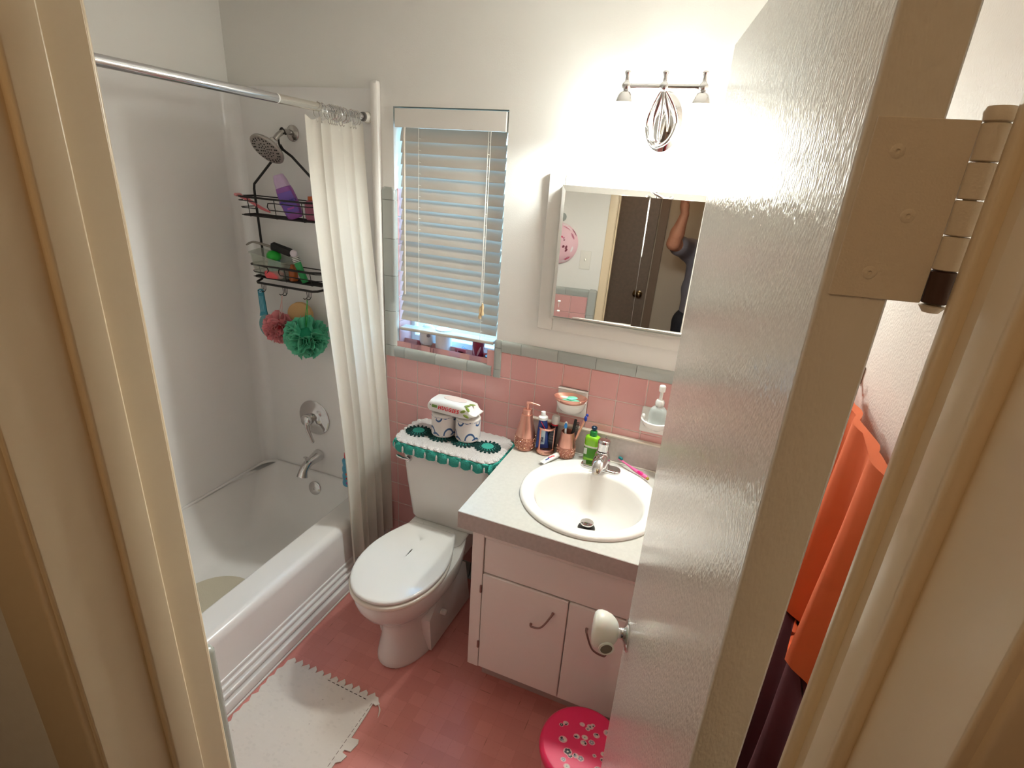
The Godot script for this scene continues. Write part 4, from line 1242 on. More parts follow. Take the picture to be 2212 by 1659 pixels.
	part(rz, "handle", M.new().tube(bez([Vector3(-0.045, 0.004, 0), Vector3(0.0, 0.003, 0), Vector3(0.06, -0.004, 0), Vector3(0.105, -0.004, 0)], 5), [0.009, 0.0095, 0.010, 0.010, 0.010, 0.0098, 0.0096, 0.0094, 0.0092, 0.009, 0.0085, 0.008, 0.0075, 0.0068, 0.006, 0.005], 10, false, 0.7), mt(c8(232, 124, 132), 0.35))
	part(rz, "head", M.new().box(Vector3(-0.062, 0.0, -0.018), Vector3(-0.045, 0.010, 0.018), 0.003), mt(c8(226, 150, 154), 0.4))

	# in the lower basket: a cloudy bin with bottles, a brush and a green tube
	var bin := thing("clear_organizer_bin", "cloudy clear plastic bin tilted in the lower caddy basket", "container", Vector3(-1.135, 1.356, 0.070))
	bin.rotation = Vector3(0.12, 0.05, -0.16)
	var cl := clear(c8(206, 212, 196), 0.32, 0.35)
	var bb := M.new()
	bb.loft([rrect(0, 0, 0.078, 0.030, 0.012, 0.0), rrect(0, 0, 0.092, 0.038, 0.012, 0.088), rrect(0, 0, 0.096, 0.041, 0.012, 0.089), rrect(0, 0, 0.096, 0.041, 0.012, 0.0935), rrect(0, 0, 0.090, 0.036, 0.012, 0.092), rrect(0, 0, 0.076, 0.028, 0.011, 0.003)], true, true)
	part(bin, "bin_wall", bb, cl)
	var b1 := thing("green_capped_bottle", "teal bottle with bright green lid standing in the cloudy bin", "bottle", Vector3(-1.120, 1.361, 0.074))
	b1.rotation = Vector3(0.1, 0, -0.14)
	part(b1, "body", M.new().lathe([Vector2(0.020, 0), Vector2(0.026, 0.004), Vector2(0.027, 0.05), Vector2(0.024, 0.074), Vector2(0, 0.075)], 22), mt(c8(78, 168, 156), 0.35))
	part(b1, "cap", M.new().lathe([Vector2(0.029, 0.0755), Vector2(0.031, 0.082), Vector2(0.029, 0.096), Vector2(0.020, 0.106), Vector2(0, 0.110)], 22), mt(c8(30, 176, 52), 0.35))
	var b2 := thing("coral_soap", "coral pink soap bar in the lower caddy basket", "soap", Vector3(-1.110, 1.3495, 0.088), 0.2)
	part(b2, "bar", M.new().loft([rrect(0, 0, 0.036, 0.014, 0.012, 0), rrect(0, 0, 0.043, 0.017, 0.015, 0.010), rrect(0, 0, 0.043, 0.017, 0.015, 0.026), rrect(0, 0, 0.034, 0.012, 0.010, 0.034)]), mt(c8(232, 92, 96), 0.5))
	var b3 := thing("amber_bottle", "small amber bottle standing in the lower caddy basket", "bottle", Vector3(-1.012, 1.3495, 0.078))
	part(b3, "body", M.new().lathe([Vector2(0.016, 0), Vector2(0.019, 0.004), Vector2(0.019, 0.045), Vector2(0.010, 0.060), Vector2(0.010, 0.070), Vector2(0, 0.071)], 18), mt(c8(176, 88, 34), 0.25))
	var b5 := thing("black_scrub_brush", "black block brush with clear handle resting on the cloudy bin", "brush", Vector3(-1.082, 1.462, 0.066))
	b5.rotation = Vector3(0.15, 0.1, -0.24)
	part(b5, "block", M.new().box(Vector3(-0.045, 0.0, -0.012), Vector3(0.052, 0.032, 0.014), 0.004), mt(c8(40, 38, 38), 0.7))
	part(b5, "handle", M.new().tube(bez([Vector3(-0.045, 0.010, 0), Vector3(-0.09, 0.006, 0), Vector3(-0.14, 0.0, 0), Vector3(-0.172, -0.024, 0.0)], 5), [0.007, 0.008, 0.0085, 0.009, 0.009, 0.009, 0.009, 0.0088, 0.0086, 0.0085, 0.0085, 0.0088, 0.009, 0.0095, 0.009, 0.006], 10, false, 0.5), clear(c8(170, 162, 150), 0.75, 0.15))
	var b6 := thing("green_tube", "green and white tube leaning at the side of the lower caddy basket", "tube", Vector3(-0.945, 1.351, 0.082))
	b6.rotation = Vector3(0.0, 0.2, 0.36)
	part(b6, "body", M.new().loft([rrect(0, 0, 0.013, 0.010, 0.009, 0), rrect(0, 0, 0.015, 0.010, 0.009, 0.010), rrect(0, 0, 0.015, 0.008, 0.007, 0.06), rrect(0, 0, 0.016, 0.005, 0.004, 0.088)]), mt(c8(34, 158, 82), 0.4))
	part(b6, "neck_band", M.new().box(Vector3(-0.0165, 0.088, -0.0052), Vector3(0.0165, 0.112, 0.0052), 0.002), mt(c8(226, 226, 220), 0.4))
	for k in 3: part(b6, "stripe", M.new().box(Vector3(-0.0168, 0.091 + k * 0.007, -0.0056), Vector3(0.0168, 0.0945 + k * 0.007, 0.0056), 0.001), mt(c8(34, 34, 34), 0.5))
	part(b6, "cap", M.new().ball(Vector3(0, 0.128, 0), Vector3(0.017, 0.016, 0.010), 16, 10), mt(c8(232, 222, 232), 0.35))

	# hanging from the hooks
	var br2 := thing("back_brush", "teal paddle bath brush hanging from the caddy hook", "brush", Vector3(-1.163, 1.290, 0.124))
	br2.rotation = Vector3(0, 0.25, 0.03)
	part(br2, "handle", M.new().prism(PackedVector2Array([Vector2(-0.012, 0.006), Vector2(-0.004, 0.011), Vector2(0.006, 0.011), Vector2(0.013, 0.005), Vector2(0.017, -0.09), Vector2(0.020, -0.110), Vector2(-0.018, -0.112), Vector2(-0.012, -0.09)]), -0.004, 0.004), mt(c8(46, 138, 160), 0.35))
	var pd := PackedVector2Array()
	for k in 24:
		var a := TAU * k / 24
		pd.append(Vector2(0.012 + cos(a) * 0.037, -0.155 + sin(a) * 0.052))
	part(br2, "paddle", M.new().prism(pd, -0.006, 0.006), mt(c8(112, 160, 164), 0.35))
	part(br2, "hole_rim", M.new().tube([Vector3(0.0065, 0.0, 0.0048), Vector3(0.004, 0.0045, 0.0048), Vector3(-0.002, 0.0045, 0.0048), Vector3(-0.0045, 0, 0.0048), Vector3(-0.002, -0.0045, 0.0048), Vector3(0.004, -0.0045, 0.0048)], 0.0013, 6, true), mt(c8(200, 220, 236), 0.3))
	for k in 3: part(br2, "print", M.new().box(Vector3(-0.007 + k * 0.006, -0.092, 0.0039), Vector3(-0.0045 + k * 0.006, -0.020, 0.0043)), mt(c8(128, 190, 206), 0.5))
	loofah(Vector3(-1.078, 1.137, 0.118), 0.070, c8(250, 158, 164), c8(226, 84, 92), 11, "pink mesh bath pouf with a red core hanging from the caddy", Vector3(-1.038, 1.289, 0.13), c8(240, 196, 190))
	loofah(Vector3(-0.925, 1.118, 0.126), 0.092, c8(104, 220, 178), c8(38, 160, 120), 12, "green mesh bath pouf hanging from the caddy", Vector3(-0.902, 1.289, 0.13), c8(60, 190, 90))
	var pad := PackedVector2Array()
	for k in 26:
		var a := TAU * k / 26
		pad.append(Vector2(cos(a) * 0.056, sin(a) * 0.056))
	var so := one("round_sponge", M.new().prism(pad, -0.009, 0.009), mottled(c8(222, 172, 116), c8(236, 196, 144), 0.9, 0.08, 20.0, 14), "round peach bath sponge hanging behind the pink and green poufs", "sponge", "", Vector3(-0.998, 1.198, 0.070))
	so.rotation.y = 0.3
	# bottle in the corner of the tub deck
	var kbp := Vector3(-0.808, 0.346, 0.037)
	var ks := thing("bubble_bath_bottle", "blue bubble bath bottle with red cap on the tub corner behind the curtain", "bottle", kbp)
	var kr := []
	for k: Array in [[0.0, 0.026], [0.006, 0.031], [0.02, 0.032], [0.032, 0.028], [0.045, 0.031], [0.06, 0.031], [0.072, 0.027], [0.085, 0.030], [0.10, 0.030], [0.112, 0.025], [0.125, 0.027], [0.142, 0.0285], [0.152, 0.020]]:
		kr.append(Vector2(k[1], k[0]))
	part(ks, "body", M.new().lathe(kr, 24), mottled(c8(60, 150, 190), c8(120, 190, 214), 0.3, 0.04, 20.0, 9, false))
	part(ks, "cap", M.new().lathe([Vector2(0.016, 0.152), Vector2(0.018, 0.155), Vector2(0.0165, 0.180), Vector2(0.013, 0.184), Vector2(0, 0.185)], 18), mt(c8(214, 24, 52), 0.35))
	for k: Array in [[0.075, c8(214, 92, 60)], [0.052, c8(206, 60, 56)], [0.024, c8(160, 70, 150)]]:
		part(ks, "label_patch", M.new().ball(Vector3(0.012, k[0], 0.021), Vector3(0.014, 0.011, 0.012), 12, 8), mt(k[1], 0.4))

func loofah(c: Vector3, r: float, col: Color, core: Color, sd: int, label: String, hang: Vector3, cordc: Color) -> void:
	var g := RandomNumberGenerator.new()
	g.seed = sd
	var net := StandardMaterial3D.new()
	net.albedo_color = col
	net.roughness = 0.7
	net.backlight_enabled = true
	net.backlight = Color(0.5, 0.5, 0.5)
	var t := thing("bath_pouf", label, "bath pouf", c)
	var m := M.new()
	for k in 46:      # ruffles: bands that wave in and out round the ball
		var d := Vector3(g.randf_range(-1, 1), g.randf_range(-1, 1), g.randf_range(-1, 1)).normalized()
		var s := d.cross(Vector3(0.3, 1, 0.2)).normalized()
		var u := s.cross(d)
		var wid := g.randf_range(0.35, 0.6) * r
		var ph := g.randf_range(0, TAU)
		var inner := PackedVector3Array()
		var mid := PackedVector3Array()
		var rim := PackedVector3Array()
		for j in 15:
			var a := (j / 14.0 - 0.5) * 2.6
			var b := d * cos(a) + s * sin(a)
			var wv := sin(j * 1.15 + ph) * 0.30 * r
			inner.append(b * r * 0.35 + u * wv * 0.15)
			mid.append(b * r * 0.75 + u * wv * 0.7)
			rim.append(b * (r * 0.75 + wid * 0.6) * (0.9 + 0.12 * sin(j * 2.1 + ph)) + u * wv * 1.25)
		m.loft([inner, mid, rim], false, false, false)
	part(t, "ruffles", m, net, "", 70.0)
	part(t, "core", M.new().ball(Vector3.ZERO, Vector3.ONE * r * 0.5, 14, 10), mt(core, 0.8))
	part(t, "cord", M.new().tube([Vector3(0, r * 0.4, 0), (hang - c) * 0.6 + Vector3(0.006, 0, 0), hang - c, hang - c + Vector3(0.004, -0.004, 0.002), (hang - c) * 0.55 - Vector3(0.006, 0, 0), Vector3(0.002, r * 0.4, 0)], 0.0016, 6), mt(cordc, 0.7))

# ------------------------------------------------------------------ on the countertop and the tiles above it
func glitter_chips(prof: Array, n: int, sd: int) -> M:      # crystal chips stuck over a band of the given profile
	var g := RandomNumberGenerator.new()
	g.seed = sd
	var m := M.new()
	for k in n:
		var t := g.randf() * (prof.size() - 1)
		var a: Vector2 = prof[int(t)]
		var b: Vector2 = prof[mini(int(t) + 1, prof.size() - 1)]
		var p := a.lerp(b, t - int(t))
		var w := g.randf() * TAU
		var c := Vector3(cos(w) * p.x, p.y, sin(w) * p.x)
		m.x = Transform3D(Basis.from_euler(Vector3(g.randf() * TAU, g.randf() * TAU, g.randf() * TAU)), c)
		var e := g.randf_range(0.0012, 0.0021)
		m.box(Vector3(-e, -e * 0.7, -e * 0.5), Vector3(e, e * 0.7, e * 0.5))
	return m

func counter_things() -> void:
	var gl := mt(c8(240, 198, 176), 0.12, 0.8)
	var Y := 0.8155
	# pump dispenser
	var d := thing("soap_dispenser", "rose gold pump soap dispenser with glitter base on the countertop corner", "soap dispenser", Vector3(0.111, Y, 0.074), 0.25)
	d.scale = Vector3(1.16, 1.02, 1.16)
	part(d, "body", M.new().lathe([Vector2(0.034, 0.056), Vector2(0.033, 0.070), Vector2(0.029, 0.090), Vector2(0.0245, 0.110), Vector2(0.021, 0.128), Vector2(0.0195, 0.143), Vector2(0.0185, 0.147), Vector2(0, 0.148)], 36), copper)
	part(d, "glitter_band", M.new().lathe([Vector2(0.033, 0.006), Vector2(0.0355, 0.014), Vector2(0.0362, 0.034), Vector2(0.0352, 0.052), Vector2(0.033, 0.060)], 36), mt(c8(190, 128, 110), 0.5, 0.5))
	part(d, "glitter", glitter_chips([Vector2(0.0345, 0.009), Vector2(0.0362, 0.016), Vector2(0.0366, 0.034), Vector2(0.0356, 0.053)], 420, 3), gl, "glittering crystal chips", 5.0).set_meta("kind", "stuff")
	part(d, "foot", M.new().lathe([Vector2(0.031, 0), Vector2(0.033, 0.003), Vector2(0.033, 0.007), Vector2(0, 0.008)], 36), copper)
	part(d, "collar", M.new().lathe([Vector2(0.0155, 0.146), Vector2(0.0155, 0.166), Vector2(0.014, 0.168), Vector2(0, 0.168)], 26), copper)
	part(d, "pump", M.new().tube([Vector3(0, 0.167, 0), Vector3(0, 0.196, 0)], 0.0052, 12).tube(bez([Vector3(-0.003, 0.193, 0), Vector3(0.012, 0.195, 0.002), Vector3(0.034, 0.191, 0.005), Vector3(0.042, 0.189, 0.006)], 5), [0.0055, 0.0055, 0.0054, 0.0052, 0.005, 0.0048, 0.0045, 0.0042, 0.004, 0.0038, 0.0036, 0.0034, 0.0032, 0.003, 0.0028, 0.0024], 10), copper)
	# open toothbrush stand
	var h := thing("toothpaste_stand", "open rose gold stand holding toothpaste beside the soap dispenser", "toothbrush holder", Vector3(0.197, Y, 0.070), 0.5)
	part(h, "base", M.new().lathe([Vector2(0.033, 0), Vector2(0.0365, 0.003), Vector2(0.0375, 0.012), Vector2(0.036, 0.019), Vector2(0.031, 0.021), Vector2(0.029, 0.017), Vector2(0, 0.016)], 34), copper)
	part(h, "ring", M.new().lathe([Vector2(0.030, 0.108), Vector2(0.0335, 0.108), Vector2(0.034, 0.113), Vector2(0.0305, 0.1145), Vector2(0.030, 0.108)], 34), copper)
	for k in 3:
		var a := TAU * k / 3.0 + 0.55
		part(h, "post", M.new().box(Vector3(-0.004, 0.016, -0.0018), Vector3(0.004, 0.110, 0.0018), 0.0008), copper).transform = Transform3D(Basis(Vector3.UP, -a + PI / 2), Vector3(cos(a) * 0.0322, 0, sin(a) * 0.0322))
	for k in 9:
		var a := TAU * k / 9.0
		part(h, "crystal", M.new().ball(Vector3(cos(a) * 0.0372, 0.009, sin(a) * 0.0372), Vector3.ONE * 0.0022, 6, 4), mt(c8(236, 206, 160), 0.15, 0.6))
	# toothpaste tubes standing in it
	var blue := mt(c8(20, 60, 140), 0.3)
	var t1 := thing("toothpaste_tube", "blue toothpaste tube with white flip cap standing in the stand", "toothpaste", Vector3(0.186, Y + 0.018, 0.079))
	t1.rotation = Vector3(-0.05, 0.35, 0.04)
	part(t1, "body", M.new().loft([rrect(0, 0, 0.026, 0.0018, 0.0015, 0), rrect(0, 0, 0.024, 0.008, 0.0075, 0.03), rrect(0, 0, 0.020, 0.013, 0.0125, 0.09), rrect(0, 0, 0.017, 0.016, 0.0155, 0.118), rrect(0, 0, 0.016, 0.0155, 0.015, 0.124)]), blue)
	part(t1, "panel", M.new().loft([rrect(-0.002, 0.0062, 0.010, 0.0012, 0.001, 0.020), rrect(0, 0.0120, 0.011, 0.0012, 0.001, 0.075), rrect(0.003, 0.0132, 0.007, 0.0012, 0.001, 0.086)]), mt(c8(190, 214, 226), 0.35))
	var lt := part(t1, "lettering", text_mesh("Crest", 0.017), mt(c8(20, 34, 90), 0.4))
	lt.transform = Transform3D(Basis(Vector3(0, 0, 1), -PI / 2) * Basis(Vector3(0, 1, 0), -0.11), Vector3(0.0, 0.050, 0.0112))
	part(t1, "stripe", M.new().tube([Vector3(-0.008, 0.120, 0.0155), Vector3(0.0, 0.105, 0.0155), Vector3(0.010, 0.086, 0.0135)], 0.0034, 8, false, 0.4), mt(c8(214, 44, 60), 0.35))
	part(t1, "cap", M.new().lathe([Vector2(0.0175, 0.124), Vector2(0.0195, 0.128), Vector2(0.0185, 0.136), Vector2(0.010, 0.141), Vector2(0.0092, 0.150), Vector2(0.0088, 0.157), Vector2(0, 0.158)], 24), mt(c8(240, 240, 238), 0.3))
	var t2 := thing("dark_toothpaste_tube", "black and red toothpaste tube with frosted cap in the stand", "toothpaste", Vector3(0.212, Y + 0.018, 0.066))
	t2.rotation = Vector3(-0.14, 0.1, -0.10)
	part(t2, "body", M.new().loft([rrect(0, 0, 0.020, 0.0018, 0.0015, 0), rrect(0, 0, 0.019, 0.007, 0.0065, 0.03), rrect(0, 0, 0.016, 0.011, 0.0105, 0.085), rrect(0, 0, 0.0145, 0.013, 0.0125, 0.100)]), mt(c8(28, 30, 44), 0.3))
	part(t2, "shoulder", M.new().lathe([Vector2(0.0135, 0.100), Vector2(0.0145, 0.103), Vector2(0.012, 0.108), Vector2(0, 0.109)], 22), mt(c8(190, 30, 40), 0.3))
	part(t2, "cap", M.new().lathe([Vector2(0.013, 0.106), Vector2(0.0165, 0.118), Vector2(0.0165, 0.132), Vector2(0.0145, 0.140), Vector2(0.0, 0.1415)], 24), mt(c8(206, 202, 196), 0.4))
	for k in 4: part(t2, "print", M.new().box(Vector3(-0.011 + k * 0.001, 0.03 + k * 0.012, 0.0072 + k * 0.0010), Vector3(0.011 - k * 0.001, 0.034 + k * 0.012, 0.0088 + k * 0.0010), 0.0006), mt(c8(96, 96, 104), 0.4))
	# tumbler with brushes
	var tu := thing("tumbler", "rose gold bathroom tumbler with glitter base holding toothbrushes", "cup", Vector3(0.281, Y, 0.062))
	part(tu, "body", M.new().lathe([Vector2(0.0352, 0.045), Vector2(0.033, 0.064), Vector2(0.0285, 0.088), Vector2(0.0265, 0.104), Vector2(0.0262, 0.108), Vector2(0.0238, 0.1085), Vector2(0.0232, 0.10), Vector2(0.028, 0.05), Vector2(0.029, 0.012), Vector2(0, 0.010)], 34), copper)
	part(tu, "glitter_band", M.new().lathe([Vector2(0.031, 0.002), Vector2(0.0355, 0.012), Vector2(0.0368, 0.030), Vector2(0.0358, 0.046), Vector2(0.034, 0.050)], 34), mt(c8(190, 128, 110), 0.5, 0.5))
	part(tu, "glitter", glitter_chips([Vector2(0.0335, 0.005), Vector2(0.0362, 0.013), Vector2(0.0372, 0.030), Vector2(0.0362, 0.046)], 380, 4), gl, "glittering crystal chips", 5.0).set_meta("kind", "stuff")
	part(tu, "foot", M.new().lathe([Vector2(0.029, 0), Vector2(0.032, 0.003), Vector2(0, 0.005)], 34), copper)
	tooth_brush(Vector3(0.275, Y + 0.013, 0.066), Vector3(0.273, Y + 0.148, 0.075), c8(236, 240, 244), c8(46, 140, 220), "white electric toothbrush with blue head standing in the tumbler")
	tooth_brush(Vector3(0.290, Y + 0.013, 0.056), Vector3(0.345, Y + 0.185, 0.045), c8(240, 176, 150), c8(24, 62, 160), "orange toothbrush with dark blue bristles leaning in the tumbler")
	var ca := thing("black_comb", "black comb standing in the tumbler between the toothbrushes", "comb", Vector3(0.296, Y + 0.012, 0.062))
	ca.rotation = Vector3(-0.02, 0.3, -0.10)
	part(ca, "spine", M.new().box(Vector3(-0.010, 0, -0.004), Vector3(0.001, 0.152, 0.004), 0.002), mt(c8(20, 18, 18), 0.5))
	for k in 26: part(ca, "tooth", M.new().box(Vector3(0.0005, 0.008 + k * 0.0052, -0.0012), Vector3(0.0125, 0.0108 + k * 0.0052, 0.0012)), mt(c8(20, 18, 18), 0.5))
	# lotion bottle
	var gb := thing("green_lotion_bottle", "lime green lotion bottle with a dark push cap behind the faucet", "bottle", Vector3(0.381, Y, 0.054))
	var gm := mt(c8(132, 196, 34), 0.2)
	gm.subsurf_scatter_enabled = true
	gm.subsurf_scatter_strength = 0.2
	part(gb, "body", M.new().loft([rrect(0, 0, 0.026, 0.017, 0.016, 0), rrect(0, 0, 0.0295, 0.020, 0.018, 0.004), rrect(0, 0, 0.0300, 0.0205, 0.019, 0.03), rrect(0, 0, 0.0300, 0.0205, 0.019, 0.096), rrect(0, 0, 0.0285, 0.019, 0.018, 0.106), rrect(0, 0, 0.018, 0.014, 0.0135, 0.112)]), gm, "", 60.0)
	part(gb, "label", M.new().loft([rrect(0, 0, 0.0303, 0.0208, 0.019, 0.022), rrect(0, 0, 0.0303, 0.0208, 0.019, 0.066)]), mt(c8(70, 138, 22), 0.3), "darker green label")
	part(gb, "band", M.new().loft([rrect(0, 0, 0.0305, 0.021, 0.019, 0.066), rrect(0, 0, 0.0305, 0.021, 0.019, 0.073)]), mt(c8(226, 226, 204), 0.4))
	part(gb, "barcode", M.new().box(Vector3(-0.026, 0.036, 0.0196), Vector3(-0.014, 0.062, 0.0213), 0.0004), mt(c8(220, 224, 210), 0.5))
	part(gb, "collar", M.new().lathe([Vector2(0.0135, 0.111), Vector2(0.0142, 0.114), Vector2(0.0138, 0.130), Vector2(0.011, 0.133), Vector2(0, 0.133)], 24), mt(c8(16, 132, 52), 0.3))
	part(gb, "push_cap", M.new().lathe([Vector2(0.006, 0.132), Vector2(0.006, 0.138), Vector2(0.011, 0.141), Vector2(0.0115, 0.147), Vector2(0.008, 0.151), Vector2(0, 0.152)], 22), mt(c8(10, 46, 70), 0.2))
	# travel tube, pink brush
	var st := thing("travel_toothpaste", "small white toothpaste tube lying between the stand and the sink", "toothpaste", Vector3(0.241, Y + 0.0135, 0.128))
	st.rotation = Vector3(0, 1.18, 0)
	var sr := []
	for k: Array in [[-0.056, 0.0135, 0.0012], [-0.052, 0.0135, 0.0018], [-0.03, 0.0135, 0.006], [0.005, 0.0125, 0.009], [0.025, 0.0115, 0.0098]]:
		var ring := PackedVector3Array()
		for j in 20:
			var a := TAU * j / 20
			ring.append(Vector3(k[0], sin(a) * k[2] - 0.002, cos(a) * k[1]))
		sr.append(ring)
	part(st, "body", M.new().loft(sr), mt(c8(236, 234, 230), 0.3))
	var cm := M.new(); cm.x = Transform3D(Basis(Vector3(0, 0, 1), -PI / 2), Vector3(0.025, -0.002, 0))
	part(st, "cap", cm.lathe([Vector2(0.011, 0), Vector2(0.011, 0.016), Vector2(0.0095, 0.020), Vector2(0, 0.0205)], 20), mt(c8(238, 236, 232), 0.3))
	part(st, "red_mark", M.new().tube([Vector3(0.012, 0.0055, 0.006), Vector3(0.002, 0.0068, 0.003), Vector3(-0.008, 0.0052, 0.003), Vector3(-0.015, 0.0045, -0.002)], 0.0032, 8, false, 0.5), mt(c8(222, 52, 60), 0.4))
	part(st, "blue_mark", M.new().tube([Vector3(-0.014, 0.0045, 0.001), Vector3(-0.022, 0.0035, 0.004), Vector3(-0.036, 0.0018, 0.002)], 0.0034, 8, false, 0.5), mt(c8(34, 70, 150), 0.4))
	var pb := thing("pink_toothbrush", "pink children's toothbrush lying behind the sink against the backsplash", "toothbrush", Vector3(0.545, 0.8345, 0.066))
	pb.rotation = Vector3(0, -0.60, 0)
	part(pb, "handle", M.new().tube(bez([Vector3(-0.050, 0.004, 0), Vector3(-0.02, 0.002, 0), Vector3(0.02, 0.0, 0), Vector3(0.08, 0.0, 0)], 6), [0.0035, 0.0035, 0.0034, 0.0034, 0.0036, 0.0038, 0.004, 0.0043, 0.0047, 0.0052, 0.0058, 0.0064, 0.007, 0.0075, 0.0078, 0.008, 0.008, 0.0075, 0.005], 10), mt(c8(240, 110, 166), 0.35))
	part(pb, "grip", M.new().ball(Vector3(0.048, 0.003, 0.002), Vector3(0.018, 0.007, 0.007), 16, 8), mt(c8(236, 30, 128), 0.45))
	part(pb, "head", M.new().box(Vector3(-0.072, 0.002, -0.005), Vector3(-0.047, 0.0065, 0.005), 0.002), mt(c8(240, 110, 166), 0.35))
	part(pb, "bristles", M.new().box(Vector3(-0.071, 0.0062, -0.0042), Vector3(-0.052, 0.0155, 0.0042), 0.0012), mt(c8(40, 134, 140), 0.8))
	part(pb, "charm", M.new().ball(Vector3(0.084, 0.0, 0.003), Vector3(0.007, 0.006, 0.006), 12, 8), mt(c8(176, 150, 60), 0.35, 0.4))

	# ceramic soap dish on the tile, with the rose gold dish on it
	var sd := thing("ceramic_soap_dish", "white ceramic soap dish fixed to the pink tile", "soap dish", Vector3(0.270, 1.03, 0))
	part(sd, "plate", M.new().box(Vector3(-0.060, -0.062, -0.003), Vector3(0.060, 0.052, 0.010), 0.004), china)
	part(sd, "lip", M.new().box(Vector3(-0.061, 0.044, -0.003), Vector3(0.061, 0.052, 0.016), 0.004), china)
	var dr := []
	for k: Array in [[-0.044, 0.028, 0.030], [-0.036, 0.042, 0.052], [-0.020, 0.052, 0.066], [0.0, 0.058, 0.076], [0.010, 0.060, 0.079], [0.012, 0.056, 0.075]]:
		var ring := PackedVector3Array()
		for j in 28:
			var a := PI * j / 27.0
			ring.append(Vector3(cos(a) * k[1], k[0], 0.006 + pow(sin(a), 0.75) * (k[2] - 0.006)))
		dr.append(ring)
	part(sd, "bowl", M.new().loft(dr), china, "", 60.0)
	var cd := thing("rose_gold_soap_tray", "oval rose gold soap tray resting on the ceramic soap dish", "soap dish", Vector3(0.276, 1.0425, 0.058), 0.06)
	cd.rotation.z = 0.02
	part(cd, "bowl", M.new().lathe([Vector2(0.0, 0.0), Vector2(0.04, 0.0), Vector2(0.055, 0.008), Vector2(0.0635, 0.020), Vector2(0.065, 0.0255), Vector2(0.062, 0.026), Vector2(0.054, 0.013), Vector2(0.038, 0.006), Vector2(0.0, 0.005)], 44, Vector3.ZERO, 1.0, 0.66), copper)
	for k in 7: part(cd, "crystal", M.new().ball(Vector3(-0.056 + k * 0.004, 0.0195 - k * 0.0006, 0.012 + k * 0.0035), Vector3(0.0026, 0.0016, 0.0026), 6, 4), mt(c8(226, 196, 130), 0.2, 0.5))
	var soapm := mt(c8(112, 204, 170), 0.35)
	for k in 3:
		var sp := thing("soap_sliver", ["worn green soap sliver on the left of the rose gold tray", "worn green soap sliver on the right of the rose gold tray", "worn green soap sliver lying on top of the other two"][k], "soap", Vector3([0.264, 0.297, 0.279][k], [1.0495, 1.0505, 1.0575][k], [0.066, 0.062, 0.052][k]), [0.2, -0.3, 0.6][k])
		part(sp, "bar", M.new().lathe([Vector2(0.0, 0), Vector2(0.019, 0.001), Vector2(0.0235, 0.004), Vector2(0.018, 0.0075), Vector2(0, 0.0085)], 20, Vector3.ZERO, 1.0, 0.62), soapm)
	# ceramic cup holder with sanitizer
	var ch := thing("ceramic_cup_holder", "white ceramic cup holder fixed to the pink tile near the door", "cup holder", Vector3(0.600, 1.03, 0))
	part(ch, "plate", M.new().box(Vector3(-0.058, -0.062, -0.003), Vector3(0.058, 0.040, 0.010), 0.004), china)
	var cr := []
	for k: Array in [[-0.034, 0.030, 0.045], [-0.022, 0.046, 0.064], [-0.004, 0.055, 0.076], [0.004, 0.058, 0.079], [0.007, 0.055, 0.076], [0.004, 0.049, 0.070], [-0.010, 0.044, 0.062]]:
		var ring := PackedVector3Array()
		for j in 26:
			var a := PI * j / 25.0
			ring.append(Vector3(cos(a) * k[1], k[0], 0.006 + pow(sin(a), 0.8) * (k[2] - 0.006)))
		cr.append(ring)
	part(ch, "bowl", M.new().loft(cr), china, "", 60.0)
	for s: float in [-1.0, 1.0]: part(ch, "ear", M.new().ball(Vector3(s * 0.048, 0.010, 0.024), Vector3(0.008, 0.010, 0.010), 12, 8), china)
	var sa := thing("sanitizer_bottle", "clear pump sanitizer bottle sitting in the ceramic cup holder", "bottle", Vector3(0.604, 1.0225, 0.042))
	var gel := clear(c8(214, 228, 226), 0.4, 0.05)
	part(sa, "body", M.new().loft([rrect(0, 0, 0.030, 0.020, 0.018, 0), rrect(0, 0, 0.033, 0.022, 0.020, 0.005), rrect(0, 0, 0.033, 0.022, 0.020, 0.052), rrect(0, 0, 0.026, 0.018, 0.017, 0.066), rrect(0, 0, 0.013, 0.013, 0.0125, 0.076)]), gel, "", 60.0)
	part(sa, "collar", M.new().lathe([Vector2(0.0135, 0.076), Vector2(0.0165, 0.080), Vector2(0.0165, 0.092), Vector2(0.013, 0.099), Vector2(0, 0.10)], 22), clear(c8(236, 236, 232), 0.75, 0.2))
	part(sa, "pump", M.new().lathe([Vector2(0.006, 0.099), Vector2(0.006, 0.130), Vector2(0.011, 0.133), Vector2(0.012, 0.152), Vector2(0.009, 0.156), Vector2(0, 0.1565)], 20), mt(c8(238, 236, 230), 0.35))

func tooth_brush(a: Vector3, b: Vector3, col: Color, br: Color, label: String) -> void:
	var t := thing("toothbrush", label, "toothbrush", a)
	var d := b - a
	var n := Vector3(0.15, -d.normalized().z * 0.2, 1).normalized()
	part(t, "handle", M.new().tube([Vector3.ZERO, d * 0.5, d * 0.72, d * 0.84, d], [0.005, 0.0055, 0.0045, 0.0032, 0.0045], 10), mt(col, 0.35))
	part(t, "bristles", M.new().ball(d * 0.93 + n * 0.006, Vector3(0.0062, 0.012, 0.006), 12, 8), mt(br, 0.7))
	part(t, "tip", M.new().ball(d * 1.0, Vector3(0.0055, 0.007, 0.0045), 10, 6), mt(br, 0.7) if col.b < 0.7 else mt(col, 0.35))

